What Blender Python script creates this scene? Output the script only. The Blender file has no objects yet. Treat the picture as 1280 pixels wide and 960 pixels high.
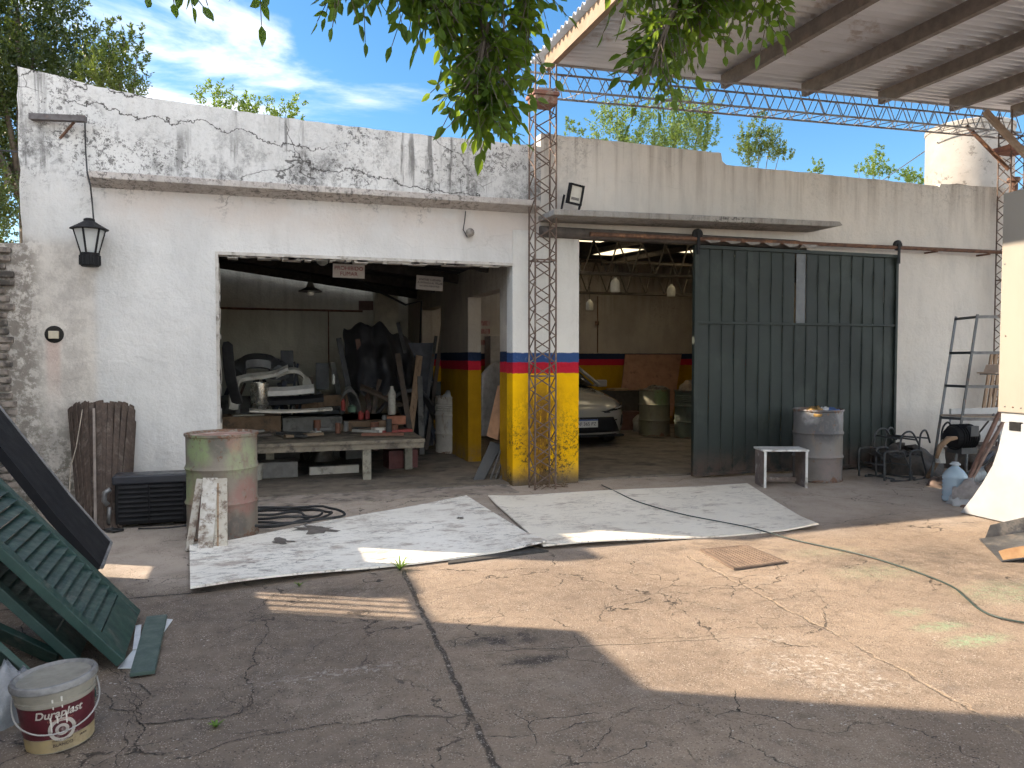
import bpy, bmesh, math, random
from mathutils import Vector, Matrix, noise as mnoise
from mathutils.geometry import tessellate_polygon
R = random.Random(7)
rad = math.radians
S = bpy.context.scene
COL = S.collection
# ------------------------------------------------------------------ camera
FPX, CAMH, YAW, PT = 967.0, 1.53, rad(18), rad(2.07)
cd = bpy.data.cameras.new('camera')
cd.sensor_width = 36; cd.lens = FPX/1280*36; cd.clip_start = .05; cd.clip_end = 4000
cam = bpy.data.objects.new('camera', cd); COL.objects.link(cam)
cam.location = (0, 0, CAMH); cam.rotation_euler = (math.pi/2-PT, 0, -YAW)
S.camera = cam
# ------------------------------------------------------------------ light and exposure
SUNDIR = Vector((-.95, .50, .68)).normalized()        # towards the sun
EL = math.asin(SUNDIR.z); AZ = math.atan2(SUNDIR.x, SUNDIR.y)
sl = bpy.data.lights.new('sun', 'SUN'); sl.energy = 2.95; sl.angle = rad(.6); sl.color = (1, .84, .65)
sun = bpy.data.objects.new('sun', sl); COL.objects.link(sun)
sun.rotation_euler = SUNDIR.to_track_quat('Z', 'Y').to_euler()
sun.location = (-20, 12, 20)
S.view_settings.view_transform = 'Standard'; S.view_settings.look = 'None'
S.view_settings.exposure = 2.12; S.view_settings.gamma = 1
S.view_settings.use_curve_mapping = False
S.cycles.use_denoising = True
S.cycles.use_adaptive_sampling = True; S.cycles.adaptive_threshold = .035; S.cycles.adaptive_min_samples = 16
S.cycles.max_bounces = 8; S.cycles.diffuse_bounces = 5; S.cycles.glossy_bounces = 3; S.cycles.transparent_max_bounces = 16
S.cycles.sample_clamp_indirect = 6
W = bpy.data.worlds.new('World'); S.world = W; W.use_nodes = True
wt = W.node_tree; wn = wt.nodes; wl = wt.links; wn.clear()
def wnode(t, **k):
    n = wn.new(t)
    for a, b in k.items(): setattr(n, a, b)
    return n
out = wnode('ShaderNodeOutputWorld'); bg = wnode('ShaderNodeBackground'); bg.inputs['Strength'].default_value = .10
sky = wnode('ShaderNodeTexSky'); sky.sky_type = 'NISHITA'; sky.sun_disc = False
sky.sun_elevation = EL; sky.sun_rotation = AZ; sky.air_density = 1.0; sky.dust_density = .6; sky.ozone_density = 2.5
hs = wnode('ShaderNodeHueSaturation'); hs.inputs['Saturation'].default_value = 1.28; hs.inputs['Value'].default_value = .56; hs.inputs['Hue'].default_value = .497
wl.new(sky.outputs[0], hs.inputs['Color'])
tc = wnode('ShaderNodeTexCoord')
mp = wnode('ShaderNodeMapping'); mp.inputs['Scale'].default_value = (1.1, 1.6, 4.2); mp.inputs['Location'].default_value = (.3, .2, .9)
mp.inputs['Rotation'].default_value = (0, rad(14), rad(-10))
wl.new(tc.outputs['Generated'], mp.inputs['Vector'])
cn = wnode('ShaderNodeTexNoise'); cn.inputs['Scale'].default_value = 2.6; cn.inputs['Detail'].default_value = 9; cn.inputs['Roughness'].default_value = .58
cn.inputs['Distortion'].default_value = .35
wl.new(mp.outputs[0], cn.inputs['Vector'])
def dotmask(d, a, b):
    v = wnode('ShaderNodeVectorMath', operation='DOT_PRODUCT'); v.inputs[1].default_value = Vector(d).normalized()
    wl.new(tc.outputs['Generated'], v.inputs[0])
    m = wnode('ShaderNodeMapRange', interpolation_type='SMOOTHSTEP'); m.inputs[1].default_value = a; m.inputs[2].default_value = b
    wl.new(v.outputs['Value'], m.inputs[0]); return m.outputs[0]
left = dotmask((-.2, .88, .40), .952, .995)            # the cloud bank over the left roof
back = dotmask((.1, -1, .45), -.1, .5)               # unseen bright cloud added behind the yard as fill light
ad = wnode('ShaderNodeMath', operation='MAXIMUM'); wl.new(left, ad.inputs[0]); wl.new(back, ad.inputs[1])
a2 = wnode('ShaderNodeMath', operation='MULTIPLY_ADD'); wl.new(ad.outputs[0], a2.inputs[0]); a2.inputs[1].default_value = .185
wl.new(cn.outputs['Fac'], a2.inputs[2])
mr = wnode('ShaderNodeMapRange', interpolation_type='SMOOTHSTEP'); mr.inputs[1].default_value = .615; mr.inputs[2].default_value = .83
mr.inputs[4].default_value = .93
wl.new(a2.outputs[0], mr.inputs[0])
mx = wnode('ShaderNodeMix', data_type='RGBA'); wl.new(mr.outputs[0], mx.inputs[0]); wl.new(hs.outputs[0], mx.inputs[6])
cc = wnode('ShaderNodeMix', data_type='RGBA'); wl.new(back, cc.inputs[0]); cc.inputs[6].default_value = (3.9, 4.0, 4.15, 1); cc.inputs[7].default_value = (15.6, 15.2, 14.7, 1)
wl.new(cc.outputs[2], mx.inputs[7])
wl.new(mx.outputs[2], bg.inputs['Color']); wl.new(bg.outputs[0], out.inputs['Surface'])

# ------------------------------------------------------------------ pixel of the photograph -> point in the yard
_F = Vector((math.sin(YAW)*math.cos(PT), math.cos(YAW)*math.cos(PT), -math.sin(PT)))
_R = Vector((math.cos(YAW), -math.sin(YAW), 0))
_U = Vector((math.sin(YAW)*math.sin(PT), math.cos(YAW)*math.sin(PT), math.cos(PT)))
def ray(px, py): return _F+_R*((px-640)/FPX)+_U*((480-py)/FPX)
def G(px, py, z=0):
    r = ray(px, py); t = (z-CAMH)/r.z; return Vector((r.x*t, r.y*t, z))
def P(px, py, Y):
    r = ray(px, py); t = Y/r.y; return Vector((r.x*t, Y, CAMH+r.z*t))
def PX(px, py, X):
    r = ray(px, py); t = X/r.x; return Vector((X, r.y*t, CAMH+r.z*t))

# ------------------------------------------------------------------ object helpers
def tag(o, label=None, cat=None, group=None, kind=None):
    if label: o['label'] = label
    if cat: o['category'] = cat
    if group: o['group'] = group
    if kind: o['kind'] = kind
    return o
def T(name, label, cat, loc=(0, 0, 0), rz=0, group=None):
    o = bpy.data.objects.new(name, None); COL.objects.link(o)
    o.location = loc; o.rotation_euler = (0, 0, rz); o.empty_display_size = .1
    return tag(o, label, cat, group)
def wloc(o):
    v = Vector((0, 0, 0))
    while o: v = v+o.location; o = o.parent
    return v
def dup(root, loc, rz=None, label=None, group=None):
    def cp(o, par):
        c = o.copy(); COL.objects.link(c); c.parent = par
        for ch in list(o.children): cp(ch, c)
        return c
    r = cp(root, None); r.location = loc
    if rz is not None: r.rotation_euler = (0, 0, rz)
    if label: r['label'] = label
    if group: r['group'] = group
    return r
class MB:
    def __init__(s): s.b = bmesh.new()
    def face(s, pts):
        try: return s.b.faces.new([s.b.verts.new(p) for p in pts])
        except ValueError: return None
    def hexa(s, a, b):          # two matching loops
        n = len(a)
        A = [s.b.verts.new(p) for p in a]; B = [s.b.verts.new(p) for p in b]
        if n > 5:
            for t in tessellate_polygon([[Vector(p) for p in a]]): s.b.faces.new([A[i] for i in t]); s.b.faces.new([B[i] for i in t[::-1]])
        else: s.b.faces.new(A[::-1]); s.b.faces.new(B)
        for i in range(n): s.b.faces.new((A[i], A[(i+1) % n], B[(i+1) % n], B[i]))
        return s
    def box(s, x0, x1, y0, y1, z0, z1):
        return s.hexa([(x0, y0, z0), (x1, y0, z0), (x1, y1, z0), (x0, y1, z0)], [(x0, y0, z1), (x1, y0, z1), (x1, y1, z1), (x0, y1, z1)])
    def obox(s, c, size, rot=None):
        rot = rot or Matrix.Identity(3); c = Vector(c); x, y, z = [d/2 for d in size]
        q = lambda a, b, d: c+rot@Vector((a*x, b*y, d*z))
        return s.hexa([q(-1, -1, -1), q(1, -1, -1), q(1, 1, -1), q(-1, 1, -1)], [q(-1, -1, 1), q(1, -1, 1), q(1, 1, 1), q(-1, 1, 1)])
    def bar(s, p, q, w, h=None, up=(0, 0, 1)):
        p, q = Vector(p), Vector(q); h = h or w; d = (q-p).normalized(); u = Vector(up)
        if abs(d.dot(u)) > .98: u = Vector((0, 1, 0))
        a = d.cross(u).normalized(); u = a.cross(d).normalized()
        l = [a*(-w/2)-u*(h/2), a*(w/2)-u*(h/2), a*(w/2)+u*(h/2), a*(-w/2)+u*(h/2)]
        return s.hexa([p+v for v in l], [q+v for v in l])
    def prism(s, pts, ext):
        ext = Vector(ext); pts = [Vector(p) for p in pts]
        return s.hexa(pts, [p+ext for p in pts])
    def tube(s, pts, r, n=6, close=False):
        pts = [Vector(p) for p in pts]; rings = []; m = len(pts); u = None
        for i, p in enumerate(pts):
            a = pts[i-1] if i or close else p; c = pts[(i+1) % m] if i < m-1 or close else p
            d = (c-a).normalized()
            if u is None: u = d.orthogonal().normalized()
            else:
                u = u-d*u.dot(d)
                u = u.normalized() if u.length > 1e-5 else d.orthogonal().normalized()
            v = d.cross(u); rr = r[i] if isinstance(r, (list, tuple)) else r
            rings.append([s.b.verts.new(p+(u*math.cos(2*math.pi*k/n)+v*math.sin(2*math.pi*k/n))*rr) for k in range(n)])
        for i in range(m if close else m-1):
            a, b = rings[i], rings[(i+1) % m]
            for k in range(n): s.b.faces.new((a[k], a[(k+1) % n], b[(k+1) % n], b[k]))
        if not close: s.b.faces.new(rings[0][::-1]); s.b.faces.new(rings[-1])
        return s
    def lathe(s, prof, c=(0, 0, 0), n=28, cap=True, M=None):
        c = Vector(c); rings = []; M = M or Matrix.Identity(3)
        for r, z in prof:
            rings.append([s.b.verts.new(c+M@Vector((r*math.cos(2*math.pi*k/n), r*math.sin(2*math.pi*k/n), z))) for k in range(n)])
        for a, b in zip(rings, rings[1:]):
            for k in range(n): s.b.faces.new((a[k], a[(k+1) % n], b[(k+1) % n], b[k]))
        if cap:
            s.b.faces.new(rings[0][::-1]); s.b.faces.new(rings[-1])
        return s
    def grid(s, fn, nu, nv):
        V = [[s.b.verts.new(fn(i/nu, j/nv)) for j in range(nv+1)] for i in range(nu+1)]
        for i in range(nu):
            for j in range(nv): s.b.faces.new((V[i][j], V[i+1][j], V[i+1][j+1], V[i][j+1]))
        return s
    def build(s, name, mat, parent=None, smooth=False, bevel=0, solid=0, local=False, recalc=True):
        b = s.b
        if parent and not local:
            o = wloc(parent)
            bmesh.ops.translate(b, verts=b.verts, vec=-o)
        if recalc: bmesh.ops.recalc_face_normals(b, faces=b.faces)
        me = bpy.data.meshes.new(name); 
        if smooth is True:
            for f in b.faces: f.smooth = True
        b.to_mesh(me); b.free()
        ms = mat if isinstance(mat, list) else [mat]
        for m in ms: me.materials.append(m)
        o = bpy.data.objects.new(name, me); COL.objects.link(o); o.parent = parent
        if solid:
            m = o.modifiers.new('solid', 'SOLIDIFY'); m.thickness = solid; m.offset = 0
        if bevel:
            m = o.modifiers.new('bevel', 'BEVEL'); m.width = bevel; m.segments = 2; m.limit_method = 'ANGLE'; m.angle_limit = rad(40)
        if smooth == 'angle':
            for p in me.polygons: p.use_smooth = True
            try: me.set_sharp_from_angle(angle=rad(35))
            except Exception: pass
        return o
def text(name, s, size, mat, parent, M, extrude=.001, bend=None, shear=0, spacing=1, offset=0):
    cu = bpy.data.curves.new(name, 'FONT'); cu.body = s; cu.size = size; cu.align_x = 'CENTER'; cu.align_y = 'CENTER'
    cu.extrude = extrude; cu.shear = shear; cu.space_character = spacing; cu.offset = offset
    t = bpy.data.objects.new(name, cu); COL.objects.link(t)
    bpy.context.view_layer.update()
    me = bpy.data.meshes.new_from_object(t.evaluated_get(bpy.context.evaluated_depsgraph_get()))
    bpy.data.objects.remove(t); bpy.data.curves.remove(cu)
    if bend:
        for v in me.vertices: v.co = bend(v.co)
    else:
        off = wloc(parent) if parent else Vector()
        for v in me.vertices: v.co = (M@v.co)-off
    me.materials.clear(); me.materials.append(mat)
    o = bpy.data.objects.new(name, me); COL.objects.link(o); o.parent = parent
    return o

# ------------------------------------------------------------------ materials
class NS:
    def __init__(s, name):
        s.m = bpy.data.materials.new(name); s.m.use_nodes = True; s.t = s.m.node_tree
        s.p = s.t.nodes['Principled BSDF']; s.g = s.t.nodes.new('ShaderNodeNewGeometry'); s._tc = None
    def n(s, t, **k):
        x = s.t.nodes.new(t)
        for a, b in k.items(): setattr(x, a, b)
        return x
    def put(s, sock, v):
        if isinstance(v, bpy.types.NodeSocket): s.t.links.new(v, sock)
        elif isinstance(v, (tuple, list)) and sock.type == 'RGBA' and len(v) == 3: sock.default_value = (*v, 1)
        else: sock.default_value = v
    @property
    def pos(s): return s.g.outputs['Position']
    @property
    def obj(s):
        if not s._tc: s._tc = s.n('ShaderNodeTexCoord')
        return s._tc.outputs['Object']
    def xyz(s, v):
        x = s.n('ShaderNodeSeparateXYZ'); s.put(x.inputs[0], v); return x.outputs
    def scl(s, v, k, off=(0, 0, 0)):
        x = s.n('ShaderNodeVectorMath', operation='MULTIPLY_ADD'); s.put(x.inputs[0], v); x.inputs[1].default_value = k; x.inputs[2].default_value = off; return x.outputs[0]
    def noise(s, v, sc, det=6, ro=.6, dis=0):
        x = s.n('ShaderNodeTexNoise'); s.put(x.inputs['Vector'], v); x.inputs['Scale'].default_value = sc
        x.inputs['Detail'].default_value = min(det, 6); x.inputs['Roughness'].default_value = ro; x.inputs['Distortion'].default_value = dis
        return x.outputs['Fac']
    def warp(s, v, sc, amt):
        x = s.n('ShaderNodeTexNoise'); s.put(x.inputs['Vector'], v); x.inputs['Scale'].default_value = sc; x.inputs['Detail'].default_value = 5
        y = s.n('ShaderNodeVectorMath', operation='MULTIPLY_ADD'); s.put(y.inputs[0], x.outputs['Color']); y.inputs[1].default_value = (amt,)*3; s.put(y.inputs[2], v)
        return y.outputs[0]
    def vor(s, v, sc, feat='DISTANCE_TO_EDGE'):
        x = s.n('ShaderNodeTexVoronoi', feature=feat); s.put(x.inputs['Vector'], v); x.inputs['Scale'].default_value = sc
        return x.outputs['Distance']
    def rng(s, f, a, b, c=0, d=1, smooth=True):
        x = s.n('ShaderNodeMapRange'); x.interpolation_type = 'SMOOTHSTEP' if smooth else 'LINEAR'
        s.put(x.inputs[0], f); x.inputs[1].default_value = a; x.inputs[2].default_value = b; x.inputs[3].default_value = c; x.inputs[4].default_value = d
        if a > b:
            x.inputs[1].default_value = b; x.inputs[2].default_value = a; x.inputs[3].default_value = d; x.inputs[4].default_value = c
        return x.outputs[0]
    def ma(s, op, a, b=0.0):
        x = s.n('ShaderNodeMath', operation=op); s.put(x.inputs[0], a); s.put(x.inputs[1], b); return x.outputs[0]
    def mul(s, *a):
        r = a[0]
        for b in a[1:]: r = s.ma('MULTIPLY', r, b)
        return r
    def mix(s, f, a, b):
        x = s.n('ShaderNodeMix', data_type='RGBA'); s.put(x.inputs[0], f); s.put(x.inputs[6], a); s.put(x.inputs[7], b); return x.outputs[2]
    def bump(s, h, st=.5, d=.01):
        x = s.n('ShaderNodeBump'); x.inputs['Strength'].default_value = st; x.inputs['Distance'].default_value = d
        s.put(x.inputs['Height'], h); s.put(s.p.inputs['Normal'], x.outputs[0])
    def col(s, c): s.put(s.p.inputs['Base Color'], c)
    def rough(s, v): s.put(s.p.inputs['Roughness'], v)
    def metal(s, v): s.put(s.p.inputs['Metallic'], v)

def M(name, c, c2=None, rough=.65, metal=0, sc=8, dirt=None, da=.5, dsc=5, bump=.15, bsc=60, stretch=(1, 1, 1), world=False, spec=None, rust=None):
    """painted or raw surface: two tones, irregular dirt patches, fine grain"""
    s = NS(name); v = s.scl(s.pos if world else s.obj, stretch)
    c2 = c2 or tuple(x*.72 for x in c)
    f = s.rng(s.noise(v, sc, 7, .65), .3, .7)
    base = s.mix(f, c, c2)
    if dirt:
        d = s.mul(s.rng(s.noise(v, dsc, 9, .72), .62-.25*da, .74-.2*da), .85)
        base = s.mix(d, base, dirt)
    if rust:
        d = s.rng(s.noise(v, dsc*2.3, 8, .7), .66-.2*da, .70-.2*da)
        base = s.mix(d, base, rust)
    s.col(base); s.rough(s.rng(s.noise(v, sc*2, 4), .2, .8, max(.05, rough-.12), min(1, rough+.12)))
    s.metal(metal)
    if spec is not None: s.p.inputs['Specular IOR Level'].default_value = spec
    if bump: s.bump(s.noise(v, bsc, 5, .6), bump, .01)
    return s.m

def plaster(name, base, base2, mold=1., streak=0., moldz=(3.0, 3.9), crack=1., streakz=(2.9, 4.0), leftdirt=0., bands=None, grime=None):
    s = NS(name); v = s.pos; X, Y, Z = s.xyz(v)
    c = s.mix(s.rng(s.noise(v, 1.1, 6, .6), .3, .7), base, base2)
    c = s.mix(s.mul(s.rng(s.noise(s.scl(v, (3, 3, .7)), 1.6, 6, .65), .45, .75), .35), c, tuple(k*.72 for k in base2))
    zt = s.rng(s.ma('ADD', Z, s.mul(s.ma('SUBTRACT', s.noise(s.scl(v, (2.2, 2.2, .5)), 1.6, 6, .7), .5), 1.5)), *moldz)
    patch = s.rng(s.noise(v, .9, 5, .6), .42, .62)
    if grime:    # soft soot-grey patches above the cornice
        g = s.mul(s.rng(s.noise(s.scl(v, (1, 1, .8)), 1.7, 9, .72), .47, .60), s.rng(s.noise(v, 26, 8, .8), .36, .56, .25, 1), s.rng(Z, 3.28, 3.36), s.rng(s.ma('ADD', Z, s.mul(s.ma('SUBTRACT', s.noise(v, 1.1, 4), .5), .9)), 4.1, 3.45), grime)
        c = s.mix(g, c, (.10, .097, .093))
        c = s.mix(s.mul(s.rng(Z, 2.62, 3.1), s.rng(Z, 3.34, 3.28), s.rng(X, -1.7, -1.2), s.rng(s.noise(v, 2, 6, .65), .25, .6, .3, 1), .75), c, (.58, .50, .44))
        vs = s.mul(s.rng(s.noise(s.scl(v, (6, 6, .5)), 1.3, 8, .7), .52, .64), s.rng(s.noise(v, .8, 3), .42, .56), s.rng(Z, 3.3, 3.4), .8)
        c = s.mix(vs, c, (.13, .125, .12))
        hl = s.ma('ABSOLUTE', s.ma('ADD', s.ma('ADD', s.mul(X, .13), Z), s.mul(s.ma('SUBTRACT', s.noise(v, 2.2, 9, .68), .5), .55)))
        for off, x0, x1 in ((-3.80, -1.9, .8), (-3.66, .2, 2.9), (-3.98, -2.3, -.9)):
            k_ = s.mul(s.rng(s.ma('ABSOLUTE', s.ma('ADD', s.ma('ADD', s.ma('ADD', s.mul(X, .13), Z), s.mul(s.ma('SUBTRACT', s.noise(s.scl(v, (1, 1, 1), (off*3, 0, 0)), 2.2, 9, .68), .5), .5)), off)), .011, .004), s.rng(X, x0, x0+.2), s.rng(X, x1, x1-.2), .9)
            c = s.mix(k_, c, (.05, .046, .042))
    if leftdirt:
        lm = s.mul(s.rng(X, -1.50, -1.60), s.rng(Z, 2.75, 2.55))
        c = s.mix(s.mul(lm, .55), c, s.mix(s.rng(s.noise(s.scl(v, (1, 1, .8)), 4.2, 11, .78), .42, .62), (.62, .55, .47), (.36, .30, .245)))
        lm2 = s.mul(s.rng(X, -1.95, -2.15), s.rng(Z, 2.72, 2.58), s.rng(s.noise(v, 11, 11, .8), .42, .54))
        c = s.mix(s.mul(lm2, .8), c, (.20, .175, .15))
        lw = s.mul(s.rng(s.ma('ADD', X, s.ma('MULTIPLY', Z, .55)), -.95, -1.5), s.rng(s.noise(v, 8, 11, .8), .46, .58), s.rng(Z, 1.3, .4), .8)
        c = s.mix(lw, c, (.16, .15, .12))
        ru = s.mul(s.rng(s.ma('ABSOLUTE', s.ma('ADD', X, 1.93)), .09, .03), s.rng(Z, .9, 1.62), s.rng(Z, 1.72, 1.68), .55)
        c = s.mix(ru, c, (.60, .42, .36))
    if bands:
        wob = s.ma('MULTIPLY', s.ma('SUBTRACT', s.noise(v, 13, 5, .7), .5), .028)
        zz = s.ma('ADD', Z, wob)
        bz = bands
        yel = s.mix(s.rng(s.noise(v, 1.8, 6, .6), .3, .7), *(((.90, .52, .004), (.74, .40, .004)) if len(bands) > 3 else ((.40, .22, .008), (.28, .15, .006))))  # walls without the pillar entry get darker yellow and blue bands
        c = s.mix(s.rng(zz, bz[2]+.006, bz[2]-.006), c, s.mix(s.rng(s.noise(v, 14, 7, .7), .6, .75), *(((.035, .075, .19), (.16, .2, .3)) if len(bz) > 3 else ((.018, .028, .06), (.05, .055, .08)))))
        c = s.mix(s.rng(zz, bz[1]+.006, bz[1]-.006), c, (.42, .018, .035))
        c = s.mix(s.rng(zz, bz[0]+.006, bz[0]-.006), c, yel)
        if len(bands) > 3:      # rust and soot rubbed on the pillar behind the lattice
            m = s.mul(s.rng(s.ma('ABSOLUTE', s.ma('SUBTRACT', X, bands[3])), .34, .04), s.rng(s.noise(s.scl(v, (1.8, 1, .5)), 5, 8, .78), .36, .50), s.rng(Z, 1.45, .9), .92)
            c = s.mix(m, c, (.17, .085, .02))
            m = s.mul(s.rng(s.noise(v, 22, 8, .82), .50, .56), s.rng(s.noise(v, 3.3, 5, .65), .42, .54), s.rng(Z, 1.25, .3, 0, 1), .9)
            c = s.mix(m, c, (.06, .045, .02))
            m = s.mul(s.rng(s.ma('ADD', Z, s.mul(s.noise(v, 8, 8, .75), .3)), .36, .16), .9)
            c = s.mix(m, c, (.075, .06, .045))
    if streak:
        st = s.mul(s.rng(s.noise(s.scl(v, (7, 7, .35)), 1.4, 7, .62), .44, .68), s.rng(Z, *streakz), streak)
        c = s.mix(st, c, (.24, .19, .15))
        st = s.mul(s.rng(s.noise(s.scl(v, (5, 5, .9)), 2.2, 9, .7), .48, .64), s.rng(Z, streakz[1]-.25, streakz[1]), streak)
        c = s.mix(st, c, (.055, .05, .045))
    h = s.noise(v, 34, 6, .65)
    if mold:
        sp = s.mul(s.rng(s.noise(v, 19, 11, .84, .25), .515, .565), zt, s.rng(patch, 0, 1, .16, 1), mold)
        c = s.mix(s.mul(sp, .82), c, (.075, .07, .066))
        sp = s.mul(s.rng(s.noise(v, 60, 6, .8), .60, .66), s.rng(s.noise(v, 2.3, 6, .6), .46, .6), s.rng(zt, 0, 1, .12, 1), mold)
        c = s.mix(sp, c, (.08, .075, .07))
    if crack:
        e = s.vor(s.warp(s.scl(v, (.55, .55, 1.0)), 3.0, .28), 1.0)
        k = s.mul(s.rng(e, .0045, .0012), s.rng(s.noise(v, .8, 3), .47, .56), s.rng(zt, 0, 1, .10, 1), crack, .8)
        c = s.mix(k, c, (.05, .045, .04))
    low = s.mul(s.rng(Z, .35, .0), s.rng(s.noise(v, 4, 8, .7), .35, .65), .8)
    c = s.mix(low, c, (.13, .11, .09))
    s.col(c); s.rough(.92); s.p.inputs['Specular IOR Level'].default_value = .10
    s.bump(s.ma('ADD', h, s.ma('MULTIPLY', s.noise(v, 3, 4), 4)), .5, .014)
    return s.m

m_white = plaster('old white wall paint', (.66, .645, .62), (.58, .57, .55), 1.0, .12, (3.0, 3.5), 1., (3.3, 4.3), 1., None, .75)
m_grey = plaster('stained cream wall paint', (.70, .645, .575), (.62, .58, .53), .5, .55, (3.2, 4.5), .25, (3.0, 4.3))
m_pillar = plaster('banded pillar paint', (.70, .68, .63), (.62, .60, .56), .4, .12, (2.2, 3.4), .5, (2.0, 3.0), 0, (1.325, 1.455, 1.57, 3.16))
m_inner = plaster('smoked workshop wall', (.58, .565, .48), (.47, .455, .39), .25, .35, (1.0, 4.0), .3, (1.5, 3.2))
m_inband = plaster('dark banded wall', (.44, .39, .33), (.33, .29, .25), .45, .5, (1.4, 3.4), .3, (1.8, 3.2), 0, (1.33, 1.46, 1.585))
m_cornice = plaster('cornice render', (.55, .50, .46), (.45, .41, .38), .9, .2, (2.5, 3.2), .6, (2, 3))
m_awning = plaster('awning concrete', (.40, .38, .35), (.30, .28, .26), 1., .3, (2.2, 3.0), .5, (2, 3))
m_lintel = plaster('sooty lintel', (.17, .15, .135), (.09, .08, .075), .8, .3, (2, 3), .3, (2, 3))
m_brick = M('bare dirty brick', (.34, .29, .25), (.17, .14, .12), .9, sc=5, dirt=(.06, .055, .05), da=.7, bump=.6, bsc=18)
m_rust = M('rusty steel', (.20, .105, .065), (.10, .055, .04), .85, .2, 14, dirt=(.33, .17, .09), da=.3)
m_rustlace = M('rust brown lattice steel', (.18, .12, .09), (.10, .07, .055), .8, .2, 20, dirt=(.28, .23, .19), da=.4)
m_blk = M('black enamel', (.009, .009, .010), (.018, .018, .02), .6, 0, 12, spec=.2)
m_darksteel = M('dark steel', (.055, .058, .062), (.09, .09, .09), .5, .4, 12, rust=(.13, .07, .045), da=.3)
m_greysteel = M('dull grey steel', (.22, .22, .22), (.13, .13, .13), .5, .5, 12, rust=(.16, .09, .06), da=.35)
m_wood = M('raw wood', (.34, .22, .13), (.22, .14, .08), .75, 0, 5, stretch=(1, 8, 1), dirt=(.1, .07, .05), da=.3)
m_woodz = M('raw upright wood', (.36, .24, .15), (.24, .16, .10), .75, 0, 5, stretch=(8, 8, .7), dirt=(.12, .08, .05), da=.3)
m_pale = M('pale board', (.60, .56, .48), (.48, .44, .38), .7, 0, 6, dirt=(.2, .17, .13), da=.4)
m_card = M('brown cardboard', (.17, .105, .06), (.11, .07, .04), .85, 0, 6, dirt=(.05, .04, .03), da=.4)
m_redp = M('faded red paint', (.30, .035, .025), (.2, .03, .025), .55, 0, 9, dirt=(.07, .04, .03), da=.4)
m_glass = NS('lamp glass'); m_glass.col((.75, .77, .76)); m_glass.p.inputs['Roughness'].default_value = .12; m_glass.p.inputs['Alpha'].default_value = .55; m_glass = m_glass.m
m_rubber = M('black rubber', (.014, .014, .015), (.03, .03, .03), .6, 0, 20)
m_greenp = M('dark green shutter paint', (.020, .056, .046), (.013, .039, .033), .5, 0, 7, dirt=(.075, .085, .075), da=.30, dsc=9, bump=.12)
m_whitepl = M('off white plastic', (.66, .64, .58), (.55, .53, .47), .5, 0, 6, dirt=(.25, .22, .18), da=.3)
m_bulb = M('milky plastic', (.72, .70, .62), (.6, .58, .5), .5)

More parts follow.
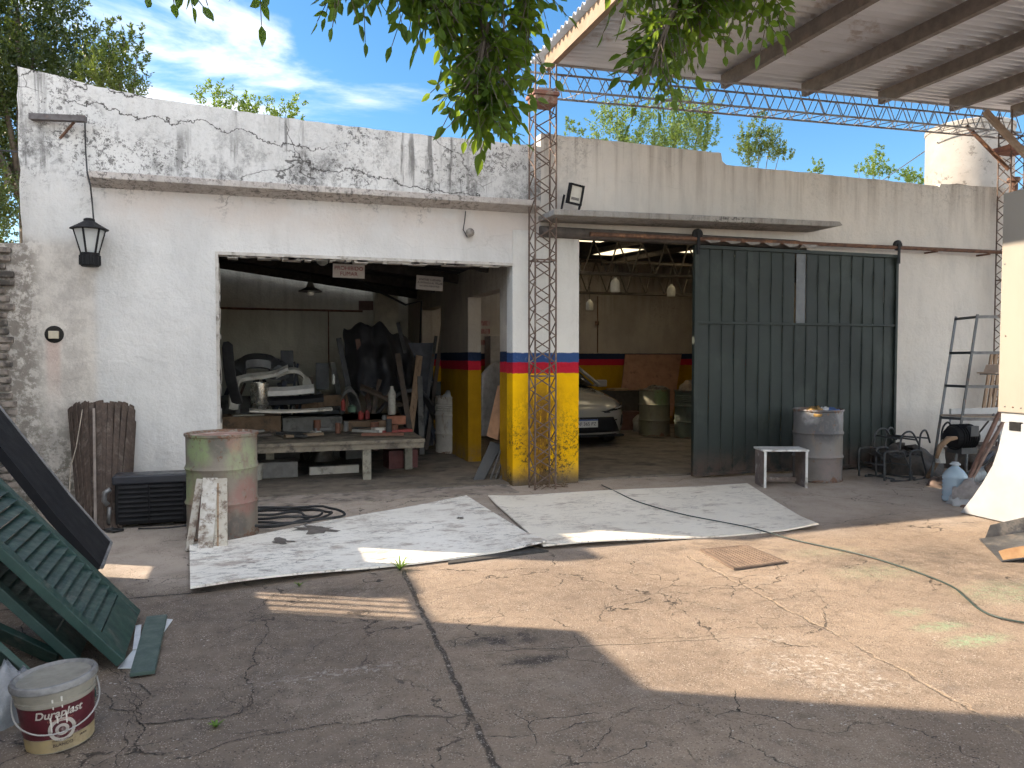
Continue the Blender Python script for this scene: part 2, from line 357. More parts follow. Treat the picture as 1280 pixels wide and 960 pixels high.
# ------------------------------------------------------------------ ground
def ground_mat():
    s = NS('worn concrete yard'); v = s.pos; X, Y, Z = s.xyz(v)
    c = s.mix(s.rng(s.noise(v, .7, 7, .62), .3, .7), (.320, .245, .182), (.205, .157, .120))
    c = s.mix(s.mul(s.rng(s.noise(v, 9, 10, .75), .45, .7), .5), c, (.11, .085, .066))
    c = s.mix(s.mul(s.rng(s.noise(v, 70, 6, .7), .55, .68), .6), c, (.42, .33, .26))
    c = s.mix(s.mul(s.rng(s.noise(v, 110, 5, .7), .56, .66), .7), c, (.06, .045, .035))
    c = s.mix(s.mul(s.rng(s.noise(v, 30, 8, .8), .57, .68), .55), c, (.085, .065, .052))
    c = s.mix(s.mul(s.rng(s.noise(v, 1.9, 8, .7), .56, .72), .5), c, (.12, .10, .09))
    lef = s.rng(X, 1.6, -.6, 0, .55)  # darker towards the left, deeper shade put into the ground colour
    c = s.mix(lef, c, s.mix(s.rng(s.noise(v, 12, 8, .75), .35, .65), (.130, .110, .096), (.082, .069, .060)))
    # pale wear
    c = s.mix(s.mul(s.rng(s.noise(s.scl(v, (1, 1, 1), (4, 7, 0)), 1.2, 9, .7), .56, .68), .4), c, (.36, .29, .23))
    def blob(x, y, r, sx=1.0, sy=1.0, a=1., lo=.35, nsc=6):
        d = s.n('ShaderNodeVectorMath', operation='LENGTH')
        q = s.scl(s.warp(v, 3, .22*r), (1/(r*sx), 1/(r*sy), 0), (-(x+.11*r)/(r*sx), -(y+.11*r)/(r*sy), 0)); s.put(d.inputs[0], q)
        return s.mul(s.rng(d.outputs['Value'], 1, .25), s.rng(s.noise(v, nsc, 8, .7), lo, lo+.25), a)
    for x, y, r, sx, sy, a in ((1.22, 3.95, .30, 1.3, .55, .95), (1.30, 3.62, .18, 1.4, .6, .9), (.5, 5.0, .5, 1, .5, .4), (4.6, 4.6, .8, 1.6, .5, .45), (5.1, 4.0, .9, 1.4, .6, .4), (3.6, 5.4, .6, 1.6, .3, .4)):
        c = s.mix(blob(x, y, r, sx, sy, a), c, (.055, .047, .042))
    # overspray of green and white paint
    for q, r, sx, sy, a in (((1218, 800), .26, 1.2, .40, .62), ((1175, 783), .22, 1.2, .45, .5), ((1135, 765), .20, 1.0, .45, .35), ((1095, 715), .5, 1.0, .5, .20), ((1260, 740), .5, 1, .6, .28), ((1030, 690), .4, 1.2, .5, .16)):
        g = G(*q); c = s.mix(blob(g.x, g.y, r, sx, sy, a, .36, 24), c, (.26, .42, .24))
    for q, r, sx, sy, a in (((1010, 830), .45, 1.1, .5, .8), ((1070, 855), .35, 1.0, .6, .8), ((960, 800), .3, 1.1, .5, .5), ((430, 840), .35, 1.7, .25, .6)):
        g = G(*q); c = s.mix(blob(g.x, g.y, r, sx, sy, a, .47, 26), c, (.62, .58, .53))
    c = s.mix(s.mul(s.rng(s.ma('ADD', Y, s.mul(s.noise(v, 1.2, 5), 1.5)), 5.9, 7.0), s.rng(s.noise(v, 2.2, 8, .7), .3, .6, .55, 1), .85), c, (.44, .375, .315))  # paler towards the building, bounce light put into the ground colour
    # paint splashes
    fl = s.vor(s.warp(s.scl(v, (1, 1.6, 1)), 9, .05), 22, 'F1')
    c = s.mix(s.mul(s.rng(fl, .17, .10), s.rng(s.noise(v, 2.1, 6, .7), .55, .62), s.rng(Y, 5.4, 4.4), .9), c, (.58, .55, .51))
    fl = s.vor(s.warp(s.scl(v, (1.6, 1, 1), (3, 1, 0)), 7, .06), 60, 'F1')
    c = s.mix(s.mul(s.rng(fl, .22, .12), s.rng(s.noise(v, 2.4, 5, .7), .52, .6), .7), c, (.50, .46, .42))
    # dry leaf litter and grit
    fl = s.vor(s.warp(s.scl(v, (2.2, 1, 1), (9, 1, 0)), 6, .1), 30, 'F1')
    c = s.mix(s.mul(s.rng(fl, .16, .10), s.rng(s.noise(s.scl(v, (1, 1, 1), (9, 2, 0)), 1.4, 5, .7), .54, .62), .9), c, (.09, .06, .04))
    # cracks
    e = s.vor(s.warp(s.warp(s.scl(v, (.95, 1.15, 0), (.35, .1, 0)), 1.8, .55), 11, .10), .72)
    wv = s.rng(s.noise(v, 6, 4), .35, .7, .3, 1.3)
    k1 = s.mul(s.rng(s.ma('DIVIDE', e, wv), .0065, .002), s.rng(s.noise(s.scl(v, (1, 1, 1), (11, 3, 0)), .7, 3), .48, .55), s.rng(s.noise(v, 9, 5, .7), .36, .5), .55)
    e2 = s.vor(s.warp(s.scl(v, (1, 1, 0), (7.3, 2.1, 0)), 2.6, .4), 2.1)
    k2 = s.mul(s.rng(e2, .008, .002), s.rng(s.noise(s.scl(v, (1, 1, 1), (2, 5, 0)), .8, 3), .54, .6), .8)
    k = s.ma('MAXIMUM', k1, k2)
    # cast joints between the slabs
    def joint(p, q, w, wig):
        d = (q-p).normalized(); nx, ny = -d.y, d.x
        t = s.ma('ADD', s.ma('ADD', s.mul(X, nx), s.mul(Y, ny)), -(p.x*nx+p.y*ny))
        t = s.ma('ADD', t, s.mul(s.ma('SUBTRACT', s.noise(v, 5, 5, .6), .5), wig))
        return s.rng(s.ma('ABSOLUTE', t), w, w*.45)
    j1 = s.mul(joint(G(505, 715), G(620, 960), .019, .06), s.rng(Y, 5.5, 5.4))
    j2 = s.mul(joint(G(870, 700), G(1280, 920), .013, .13), s.rng(s.noise(v, 2.6, 6, .75), .40, .56), s.rng(Y, 5.2, 5.1))
    j4 = s.mul(joint(G(120, 752), G(243, 741), .012, .03), s.rng(X, -.3, -.35))
    j5 = s.mul(joint(G(785, 805), G(600, 815), .006, .07), s.rng(X, 2.5, 2.3), s.rng(X, 1.0, 1.2))
    c = s.mix(s.mul(j2, s.rng(s.noise(v, 7, 6, .7), .36, .58), .8), c, s.mix(s.rng(s.noise(v, 18, 6, .7), .45, .6), (.34, .255, .17), (.05, .04, .032)))
    c = s.mix(s.mul(j1, s.rng(s.noise(v, 8, 6, .7), .30, .45), .92), c, s.mix(s.rng(s.noise(v, 26, 8, .75), .54, .62), (.055, .045, .038), (.34, .30, .26)))
    c = s.mix(s.ma('MAXIMUM', j4, s.mul(j5, .8)), c, (.04, .035, .03))
    c = s.mix(k, c, (.035, .03, .027))
    s.col(c); s.rough(s.rng(s.noise(v, 3, 6), .3, .7, .72, .95)); s.p.inputs['Specular IOR Level'].default_value = .22
    gv = s.vor(v, 95, 'F1'); c_ = s.mix(s.mul(s.rng(gv, .34, .2), s.rng(s.noise(v, 11, 6, .7), .40, .56), .75), c, (.47, .40, .33))
    gv2 = s.vor(s.scl(v, (1, 1, 1), (5, 3, 0)), 60, 'F1'); c_ = s.mix(s.mul(s.rng(gv2, .30, .18), s.rng(s.noise(v, 6, 6, .7), .44, .58), .8), c_, (.055, .042, .033)); c_ = s.mix(k, c_, (.03, .026, .023)); s.col(c_)
    hh = s.ma('ADD', s.noise(v, 55, 8, .75), s.mul(s.noise(v, 5, 6, .65), 1.6))
    hh = s.ma('SUBTRACT', hh, s.mul(s.ma('MAXIMUM', k, s.ma('MAXIMUM', j1, j2)), 2.2))
    s.bump(hh, .55, .012)
    return s.m
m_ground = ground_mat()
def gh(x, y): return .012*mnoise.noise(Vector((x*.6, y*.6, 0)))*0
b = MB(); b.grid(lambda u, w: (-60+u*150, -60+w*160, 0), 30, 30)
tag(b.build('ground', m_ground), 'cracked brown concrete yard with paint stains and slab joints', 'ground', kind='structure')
rk = random.Random(4); ck = MB()
def crackline(pts, w, depth=0):
    P_ = [G(*q) if not isinstance(q, Vector) else q for q in pts]
    for it in range(5):
        o = [P_[0]]
        for a_, b_ in zip(P_, P_[1:]):
            d = b_-a_; nn = Vector((-d.y, d.x, 0)); o += [(a_+b_)/2+nn*rk.uniform(-.17, .17), b_]
        P_ = o
    wv = [w*(.25+1.1*rk.random()**1.6)*(1 if rk.random() > .06 else .2) for _ in P_]; wv[0] = wv[-1] = .0006
    L_ = []; R_ = []
    for i, p_ in enumerate(P_):
        d = (P_[min(i+1, len(P_)-1)]-P_[max(0, i-1)]); nn = Vector((-d.y, d.x, 0)).normalized()
        L_.append(ck.b.verts.new(p_+nn*wv[i]*rk.uniform(.3, 1)+Vector((0, 0, .004)))); R_.append(ck.b.verts.new(p_-nn*wv[i]*rk.uniform(.3, 1)+Vector((0, 0, .004))))
    for i in range(len(P_)-1): ck.b.faces.new((L_[i], L_[i+1], R_[i+1], R_[i]))
    if depth < 2:
        for i in range(3, len(P_)-3):
            if rk.random() < .035:
                d = Vector((rk.uniform(-1, 1), rk.uniform(-1, 1), 0)).normalized()*rk.uniform(.06, .3)
                crackline([P_[i], P_[i]+d], w*.55, depth+1)
for pts, w in (([(128, 866), (172, 903), (240, 899), (300, 893), (306, 848), (318, 815), (332, 795), (345, 735)], .006), ([(172, 903), (168, 930), (205, 945)], .007), ([(150, 835), (188, 870), (172, 903)], .005), ([(215, 950), (330, 918), (450, 906), (600, 893)], .006), ([(270, 792), (330, 770), (425, 742), (470, 725)], .004), ([(600, 818), (680, 808), (785, 797), (900, 790), (1010, 785)], .0035),
               ([(850, 786), (866, 750), (905, 735), (935, 725)], .003), ([(940, 752), (1000, 742), (1062, 738)], .004), ([(1012, 792), (1030, 765), (1012, 738)], .0045), ([(1035, 655), (1100, 645), (1200, 640)], .005), ([(930, 715), (975, 712), (960, 700)], .005), ([(560, 745), (500, 768), (430, 790), (380, 830)], .003), ([(700, 960), (760, 900), (850, 880), (960, 905)], .003), ([(380, 655), (310, 745), (250, 770)], .003), ([(130, 738), (180, 748), (240, 742)], .005), ([(1080, 745), (1130, 700), (1200, 690)], .003), ([(90, 800), (160, 860), (150, 960)], .004)):
    crackline(pts, w)
tag(ck.build('ground_cracks', M('crack dirt', (.045, .037, .030), (.085, .068, .054), .95, sc=30), recalc=False), 'thin dark cracks running through the concrete yard', 'cracks', kind='structure')
m_floor = M('oily workshop floor', (.20, .165, .13), (.13, .11, .09), .75, 0, 2.5, dirt=(.05, .045, .04), da=.5, dsc=2, world=True)
YF, YI, YB = 8.6, 8.8, 15.3         # facade face, inner face, back wall
b = MB(); b.box(-2.3, 2.80, YF+.12, YB, -.05, .022); b.box(3.64, 6.9, YF+.12, YB, -.05, .022); b.box(2.80, 3.64, YI+.02, YB, -.05, .0222); b.box(6.9, 10.3, YI, YB, -.05, .0224)
tag(b.build('floor', m_floor), 'dusty smooth concrete floor inside the two workshop bays', 'floor', kind='structure')
b = MB(); b.box(-.40, 2.74, 8.16, YF+.115, -.03, .012)
tag(b.build('threshold', M('worn threshold concrete', (.33, .28, .24), (.22, .18, .15), .9, sc=4, dirt=(.08, .07, .06), da=.5, world=True)), 'paler concrete apron strip in front of the left bay', 'threshold', kind='structure')

# ------------------------------------------------------------------ left workshop
LB = T('workshop_building', 'old white workshop with mould stained curved parapet and wide open dark bay', 'building', (0, YF, 0))
tops = [(3.15, 3.985), (2.94, 3.99), (1.6, 4.0), (.55, 4.03), (-.1, 4.07), (-1.04, 4.12), (-1.6, 4.2), (-2.0, 4.275), (-2.18, 4.30)]
# wall outline with small uneven bites along the parapet top
out_ = [(-2.42, 0), (-.41, 0), (-.41, 2.585)]
n = 22
for i in range(1, n): out_.append((-.41+(2.80+.41)*i/n, 2.585+R.uniform(-.012, .012)))
out_ += [(2.80, 2.585), (2.80, 3.0), (3.15, 3.0)]
tt = []
for (xa, za), (xb, zb) in zip(tops, tops[1:]):
    k = max(2, int(abs(xb-xa)/.09))
    for i in range(k): tt.append((xa+(xb-xa)*i/k, za+(zb-za)*i/k+R.uniform(-.008, .006)))
tt.append(tops[-1]); out_ += tt
for i in range(1, 12): out_.append((-2.18+R.uniform(-.012, .012), 4.30-(4.30-2.62)*i/12))
out_ += [(-2.17, 2.62), (-2.42, 2.61)]
for i in range(1, 14): out_.append((-2.42+R.uniform(-.02, .02), 2.61*(1-i/14)))
b = MB(); b.prism([(x, YF, z) for x, z in out_], (0, .2, 0))
b.build('front_wall', m_white, LB)
b = MB(); b.prism([(-1.58, YF+.01, 3.335), (-1.58, YF-.17, 3.32), (-1.58, YF-.17, 3.255), (-1.58, YF+.01, 3.19)], (4.66, 0, 0)); b.build('cornice', m_cornice, LB, bevel=.006)
b = MB()
for x0, x1, y0, y1, z0, z1 in ((-.435, -.405, YF-.006, YF+.03, .0, 2.61), (-.405, 2.80, YF-.006, YF+.03, 2.58, 2.612)):
    b.box(x0, x1, y0, y1, z0, z1)
for i in range(40):
    x = R.uniform(-.4, 2.7); w = R.uniform(.03, .16); b.box(x, min(2.74, x+w), YF+.02, YF+R.uniform(.06, .2), 2.58-R.uniform(.012, .03), 2.583)
for i in range(34):
    z = R.uniform(.1, 2.5); b.box(-.41, -.41+R.uniform(.006, .02), YF+.02, YF+R.uniform(.05, .2), z, z+R.uniform(.03, .15))
b.build('opening_trim', M('chipped trim paint', (.55, .52, .48), (.42, .385, .34), .85, sc=6, dirt=(.12, .10, .08), da=.45), LB)
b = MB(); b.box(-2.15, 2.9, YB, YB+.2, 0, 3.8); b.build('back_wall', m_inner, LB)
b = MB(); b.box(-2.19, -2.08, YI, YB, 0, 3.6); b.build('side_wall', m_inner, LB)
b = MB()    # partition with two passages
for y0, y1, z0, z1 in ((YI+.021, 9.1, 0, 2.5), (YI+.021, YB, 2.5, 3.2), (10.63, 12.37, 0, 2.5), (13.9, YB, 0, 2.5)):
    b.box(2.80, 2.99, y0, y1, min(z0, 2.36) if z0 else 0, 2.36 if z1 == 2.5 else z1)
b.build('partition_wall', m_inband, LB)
m_tin = M('dark corrugated roofing', (.05, .05, .055), (.03, .03, .035), .6, .3, 4)
def zl(x): return 3.42-(x+2.3)*.13
b = MB(); b.grid(lambda u, w: (-2.12+u*5.02, YI+w*6.4, zl(-2.12+u*5.02)+.012*math.sin(w*6.4*70)), 2, 260); b.build('roof', m_tin, LB, solid=.01)
b = MB()
for y in (9.6, 11.2, 12.8, 14.4):
    b.bar((-2.08, y, zl(-2.08)-.09), (2.8, y, zl(2.8)-.09), .07, .13)
b.build('roof_beam', M('smoked timber', (.05, .04, .034), (.03, .025, .022), .8), LB)
b = MB(); b.tube([(-2.2, YB-.05, 2.42), (1.9, YB-.05, 2.40)], .022); b.tube([(-1.2, YB-.05, 2.5), (-1.2, YB-.05, 3.2)], .01); b.tube([(1.25, YB-.05, 1.3), (1.25, YB-.05, 2.4)], .012)
b.build('wall_pipe', m_rust, LB, smooth=True)
b = MB(); b.tube([P(455, 355, 13), P(507, 381, 13), P(527, 376, 13), P(525, 430, 13.2)], .02); b.build('wall_cable', m_rubber, LB, smooth=True)
b = MB(); b.box(2.1, 2.55, YB-.35, YB-.005, 0, 2.9); b.build('wall_buttress', M('dim cream plaster', (.55, .52, .42), (.42, .4, .33), .9), LB)

# ------------------------------------------------------------------ right garage
RB = T('garage_building', 'cream stained garage with stepped parapet beside the white workshop', 'building', (3.15, YF, 0))
o2 = [(3.15, 3.0), (3.64, 3.0), (3.64, 2.96), (6.9, 2.96), (6.9, 0), (10.35, 0), (10.35, 3.98), (9.15, 3.96), (9.13, 3.91)]
o2 += [(9.1-(9.1-5.66)*i/30, 3.93+.03*i/30+R.uniform(-.006, .006)) for i in range(30)]+[(5.66, 3.96), (5.60, 4.0), (5.58, 4.10)]
o2 += [(5.55-(2.4)*i/24, 4.105+.03*i/24+R.uniform(-.006, .006)) for i in range(24)]+[(3.15, 4.135)]
b = MB(); b.prism([(x, YF, z) for x, z in o2], (0, .2, 0))
b.build('front_wall', m_grey, RB)
b = MB(); b.box(2.80, 3.64, YF-.004, YI+.02, 0, 2.998); b.build('pillar', m_pillar, RB, bevel=.008)
b = MB(); ya = YF-.5
lo = [(3.12, 3.10), (4.2, 3.10), (5.6, 3.125), (6.6, 3.145), (7.05, 3.165)]
b.prism([(3.12, ya, 3.10), (6.9, ya, 3.165), (7.05, ya, 3.19), (7.0, ya, 3.235), (3.12, ya, 3.17)], (0, .5+.01, 0))
b.build('awning_slab', m_awning, RB, bevel=.01)
b = MB(); b.prism([(3.12, YF-.0, 3.06), (3.12, YF-.12, 3.03), (3.12, YF-.15, 2.97), (3.12, YF-.10, 2.93), (3.12, YF+.0, 2.92)], (3.6, 0, 0)); b.build('lintel_beam', m_lintel, RB, bevel=.02)
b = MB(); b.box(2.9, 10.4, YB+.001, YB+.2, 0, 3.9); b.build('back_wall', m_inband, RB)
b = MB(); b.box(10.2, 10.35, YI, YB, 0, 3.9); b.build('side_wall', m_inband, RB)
ZR = 3.32
sky_cells = [(3.7, 4.25, 9.6, 11.2), (5.0, 5.55, 10.4, 12.2), (6.2, 6.7, 9.8, 11.4), (7.4, 7.9, 11.4, 13.2), (4.3, 4.8, 12.6, 14.2), (6.3, 6.8, 12.9, 14.4), (8.8, 9.3, 12.0, 13.5)]
xs = sorted({2.9, 10.25}|{c[0] for c in sky_cells}|{c[1] for c in sky_cells}); ys = sorted({YI, YB+.1}|{c[2] for c in sky_cells}|{c[3] for c in sky_cells})
b = MB(); q = MB()
def zg(x, y): return ZR+.045*(y-YI)
for xa, xb in zip(xs, xs[1:]):
    for yc, yd in zip(ys, ys[1:]):
        mxx, myy = (xa+xb)/2, (yc+yd)/2
        if any(c[0] < mxx < c[1] and c[2] < myy < c[3] for c in sky_cells): continue
        b.face([(xa, yc, zg(xa, yc)), (xb, yc, zg(xb, yc)), (xb, yd, zg(xb, yd)), (xa, yd, zg(xa, yd))])
b.build('roof', m_tin, RB, solid=.012)
s = NS('yellowed skylight sheet'); s.t.nodes.remove(s.p); tr = s.n('ShaderNodeBsdfTranslucent'); tr.inputs[0].default_value = (.62, .54, .36, 1)
s.t.links.new(tr.outputs[0], s.t.nodes['Material Output'].inputs['Surface']); m_skyl = s.m
for xa, xb, yc, yd in sky_cells:
    q = MB(); q.face([(xa, yc, zg(xa, yc)), (xb, yc, zg(xb, yc)), (xb, yd, zg(xb, yd)), (xa, yd, zg(xa, yd))]); q.build('skylight', m_skyl, RB)
def truss(y, zb, zt, par):
    t = MB()
    t.bar((2.92, y, zb), (10.2, y, zb), .05, .04); t.bar((2.92, y, zt), (10.2, y, zt), .05, .04)
    t.bar((2.92, y+.14, zb), (10.2, y+.14, zb), .03, .03)
    k = 18
    for i in range(k):
        xa = 2.95+7.2*i/k; xm = 2.95+7.2*(i+.5)/k; xb = 2.95+7.2*(i+1)/k
        t.tube([(xa, y, zb), (xm, y+.07, zt)], .013, 5); t.tube([(xm, y+.07, zt), (xb, y, zb)], .013, 5)
    t.build('roof_truss', m_truss, par)
m_truss = M('sooty truss steel', (.11, .09, .07), (.06, .05, .04), .7, .3)
truss(10.6, 2.76, 3.26, RB); truss(13.2, 2.70, 3.28, RB)
b = MB()
for x in (3.4, 4.6, 5.8, 7.0, 8.2, 9.4): b.bar((x, YI, ZR-.05), (x, YB, ZR+.2), .05, .09)
b.build('roof_purlin', m_truss, RB)
b = MB(); b.tube([P(747, 405, YB-.03), P(747, 441, YB-.03)], .012); b.tube([P(747, 370, YB-.03), P(747, 405, YB-.03)], .012); b.lathe([(.04, -.04), (.04, .04)], P(746, 404, YB-.05)); b.build('wall_conduit', m_rust, RB)

# sliding door
D = T('sliding_door', 'dark green ribbed sheet metal sliding door hung on an overhead rail', 'door', (5.1, 8.45, 0))
m_door = (lambda: (lambda s: (s.col(s.mix(s.mul(s.rng(s.xyz(s.pos)[2], .45, .02), s.rng(s.noise(s.pos, 5, 8, .7), .35, .6), .8), s.mix(s.mul(s.rng(s.noise(s.scl(s.pos, (1, 1, .7)), 2.2, 8, .7), .5, .68), .55), s.mix(s.rng(s.noise(s.pos, 1.1, 5), .35, .65), (.013, .022, .016), (.008, .014, .011)), (.034, .044, .036)), (.10, .06, .045))), s.rough(.62), s.bump(s.noise(s.pos, 4, 4), .3, .01), s.m)[-1])(NS('weathered green door paint')))()
dx0, dx1, dzb, dzt, dzm, dy = 5.11, 8.265, .03, 2.905, 1.945, 8.45
b = MB(); npan = 17; pw = (dx1-dx0-.08)/npan
gap_i = 8
for i in range(npan):
    xa = dx0+.04+i*pw
    for z0, z1 in ((dzb+.03, dzm-.012), (dzm+.012, dzt-.03)):
        if i == gap_i and z0 > 1.5: continue
        pts = [(xa, dy, z0), (xa+.005, dy-.010, z0), (xa+.013, dy-.010, z0), (xa+.017, dy+.004, z0), (xa+.03, dy+R.uniform(0, .003), z0), (xa+pw, dy+R.uniform(0, .003), z0)]
        b.grid(lambda u, w, pts=pts, z0=z0, z1=z1: Vector(pts[round(u*5)])+Vector((0, .004*math.sin(w*9+xa*7), (z1-z0)*w)), 5, 8)
b.build('door_panel', m_door, D, solid=.003)
b = MB(); b.box(dx0, dx0+.05, dy-.03, dy+.03, dzb, dzt); b.box(dx1-.04, dx1, dy-.03, dy+.03, dzb, dzt); b.box(dx0+.05, dx1-.04, dy-.028, dy+.028, dzt-.045, dzt); b.box(dx0+.05, dx1-.04, dy-.024, dy+.024, dzb, dzb+.04); b.box(dx0+.05, dx1-.04, dy-.02, dy+.02, dzm-.016, dzm+.016)
b.build('door_frame', m_door, D, bevel=.004)
b = MB(); xa = dx0+.04+gap_i*pw; b.box(xa+.03, xa+pw-.01, dy, dy+.006, dzm+.016, dzt-.05); b.build('light_strip', M('clouded plastic strip', (.11, .115, .115), (.08, .085, .09), .45), D)
b = MB(); b.tube([(3.7, dy-.03, 2.965), (10.2, dy-.03, 3.015)], .026, 8); b.build('door_rail', m_rust, D)
for x in (dx0+.03, dx1-.03):
    b = MB(); b.lathe([(.055, -.02), (.07, -.014), (.07, .014), (.055, .02)], (x, dy-.03, 3.03), 18, M=Matrix.Rotation(rad(90), 3, 'X')); b.box(x-.02, x+.02, dy-.062, dy-.052, 2.78, 3.05); b.build('hanger_wheel', m_blk, D)
for x in (8.9, 9.85):
    b = MB(); b.box(x-.02, x+.02, dy-.05, YF+.01, 2.965, 2.985); b.build('rail_bracket', m_rust, D)
b = MB()
for i in range(6):
    x = 5.2+i*.29; b.prism([(x, YF-.20, 2.985), (x+.28, YF-.20, 2.99), (x+.24, YF-.20, 2.945), (x+.12, YF-.2, 2.93), (x+.05, YF-.2, 2.955)], (0, .01, 0))
b.build('torn_flashing', M('torn zinc flashing', (.28, .26, .24), (.17, .15, .13), .6, .2), RB)

# ------------------------------------------------------------------ boundary wall at the left
BW = T('boundary_wall', 'rough whitewashed boundary wall with exposed brick end at the left edge', 'wall', (-2.4, 7, 0))
b = MB(); b.box(-2.75, -2.44, 7.3, 7.88, 0, 2.3); b.box(-2.75, -2.44, 7.88, 8.5, 0, 3.5); b.box(-2.75, -2.44, 8.5, YF+.18, 0, 2.60); b.box(-2.98, -2.72, YF+.185, 9.5, 0, 3.9); b.build('wall', M('flaking whitewash', (.55, .53, .50), (.42, .40, .37), .9, sc=4, dirt=(.09, .085, .08), da=.75, dsc=7, bump=.6, bsc=14), BW)  # high unseen sections added to block sun from the white sheet
b = MB()
HX = -2.44
for y0, y1, z0, z1 in ((6.1, 6.66, 0, 1.72), (7.16, 7.3, 0, 2.45), (6.66, 7.16, 0, .92), (6.66, 7.16, 1.42, 2.45), (5.3, 6.1, 0, 2.95), (-3, 5.3, 0, 5.3)):  # unseen wall, stepped and pierced to shape the sunlight on the yard
    b.box(-2.75, HX, y0, y1, z0, z1)
b.build('stepped_shade_wall', M('grey shade wall', (.42, .40, .37), (.33, .31, .29), .9, sc=3), BW)
for i in range(5):
    y = 6.16+i*.105; b = MB(); b.tube([(-2.5, y, 1.72), (-2.5, y, 2.42)], .016); b.build('railing_bar', m_rust, BW)
b = MB(); b.bar((-2.5, 6.1, 2.43), (-2.5, 6.66, 2.43), .04); b.build('railing_rail', m_rust, BW)
b = MB()
z = .02
while z < 2.55:
    dd = R.uniform(0, .05); w = R.choice((.12, .24))
    b.box(-2.44, -2.44+.17+R.uniform(-.05, .03), YF-.035+R.uniform(-.03, .01), YF+.05, z, z+.062+R.uniform(-.01, .005)); z += .078
b.build('brick_end', m_brick, BW, bevel=.012)

# ------------------------------------------------------------------ steel canopy over the yard
CN = T('steel_canopy', 'corrugated steel yard canopy on rusty lattice towers and girder', 'canopy', (3.2, 8.5, 0))
def zc(x): return 4.94+.020*(x-3.28)
b = MB(); per = .115; L = 11.2
def roofpt(u, w):
    x = 3.12+u*9.0; y = 8.95-w*L; return (x, y, zc(x)+.125+.026*math.sin(w*L/per*2*math.pi))
b.grid(roofpt, 6, int(L/per*10))
s = NS('galvanised roofing underside'); v = s.pos
c = s.mix(s.rng(s.noise(s.scl(v, (.5, 3, 1)), 1.2, 6, .6), .3, .7), (.74, .76, .80), (.58, .595, .62))
c = s.mix(s.mul(s.rng(s.noise(s.scl(v, (.7, 1, 1)), 2.2, 8, .7), .56, .68), .6), c, (.30, .22, .17)); s.col(c); s.rough(.36); s.metal(.6); m_roof = s.m
b.build('roof_sheet', m_roof, CN, smooth=True, solid=.003)
m_purl = M('brown purlin steel', (.22, .185, .165), (.15, .125, .11), .6, .2, 6, dirt=(.25, .2, .17), da=.3)
def cchan(x, y0, y1, z, h, w, mat, name):
    k = MB(); t = .006
    pr = [(0, 0), (w, 0), (w, .03), (w-t, .03), (w-t, t), (t, t), (t, h-t), (w, h-t), (w, h), (0, h)]
    k.prism([(x+a, y0, z+c_) for a, c_ in pr], (0, y1-y0, 0))
    return k.build(name, mat, CN)
for x in (4.42, 5.58, 6.80, 8.05, 9.30, 10.45, 11.6): cchan(x, -2.2, 8.62, zc(x)-.07, .165, .07, m_purl, 'purlin')
m_fascia = M('tan edge beam paint', (.30, .20, .125), (.22, .15, .095), .65, 0, 3, dirt=(.2, .13, .09), da=.3)
b = MB(); b.box(3.20, 3.27, -2.2, 8.62, zc(3.2)-.075, zc(3.2)+.10); b.build('edge_beam', m_fascia, CN, bevel=.005)
m_girder = M('blue grey girder steel', (.34, .33, .34), (.24, .235, .24), .6, .3, 9, dirt=(.25, .15, .11), da=.4)
gx0, gx1 = 3.02, 10.35
gt = lambda x: zc(x)-.085; gb = lambda x: zc(x)-.37
for y in (8.36, 8.66):
    b = MB(); b.bar((gx0, y, gt(gx0)), (gx1, y, gt(gx1)), .02); b.build('girder_chord', m_girder, CN)
    b = MB(); b.bar((gx0, y, gb(gx0)), (gx1, y, gb(gx1)), .02); b.build('girder_chord', m_girder, CN)
b = MB(); k = 26
for i in range(k):
    xa = gx0+(gx1-gx0)*i/k; xb = gx0+(gx1-gx0)*(i+1)/k; xm = (xa+xb)/2
    for y in (8.36, 8.66):
        b.tube([(xa, y, gb(xa)), (xm, y, gt(xm))], .0065, 5); b.tube([(xm, y, gt(xm)), (xb, y, gb(xb))], .0065, 5)
    b.tube([(xa, 8.36, gb(xa)), (xm, 8.66, gb(xm))], .006, 5); b.tube([(xm, 8.66, gb(xm)), (xb, 8.36, gb(xb))], .006, 5)
    b.tube([(xa, 8.36, gt(xa)), (xb, 8.66, gt(xb))], .006, 5)
b.build('girder_lacing', m_girder, CN)
def tower(x, y, w, d, z1, zext):
    tw = MB()
    cs = [(x-w/2, y-d/2), (x+w/2, y-d/2), (x+w/2, y+d/2), (x-w/2, y+d/2)]
    for cx, cy in cs: tw.tube([(cx, cy, -.02), (cx+R.uniform(-.008, .008), cy, z1*.5), (cx, cy, zext)], .0105, 6)
    z = .06; st = w*.62; side = 0
    while z < z1-.05:
        for a in range(4):
            (ax, ay), (bx, by) = cs[a], cs[(a+1) % 4]
            if side % 2: ax, ay, bx, by = bx, by, ax, ay
            tw.tube([(ax, ay, z), (bx, by, z+st)], .0075, 5)
        z += st; side += 1
    for z in (1.30, 2.62, z1-.05):
        for a in range(4): tw.bar((*cs[a], z), (*cs[(a+1) % 4], z), .016)
    tw.build('lattice_tower', m_rustlace, CN)
tower(3.085, 8.36, .25, .2, 4.48, 4.82)
tower(10.22, 8.40, .25, .2, 4.70, 5.0)
b = MB(); b.box(2.93, 3.24, 8.22, 8.52, 4.46, 4.505); b.box(2.95, 3.22, 8.24, 8.50, 4.37, 4.46); b.build('tower_pad', M('brick red pad', (.26, .12, .085), (.17, .08, .06), .85, dirt=(.3, .25, .2), da=.4), CN, bevel=.008)
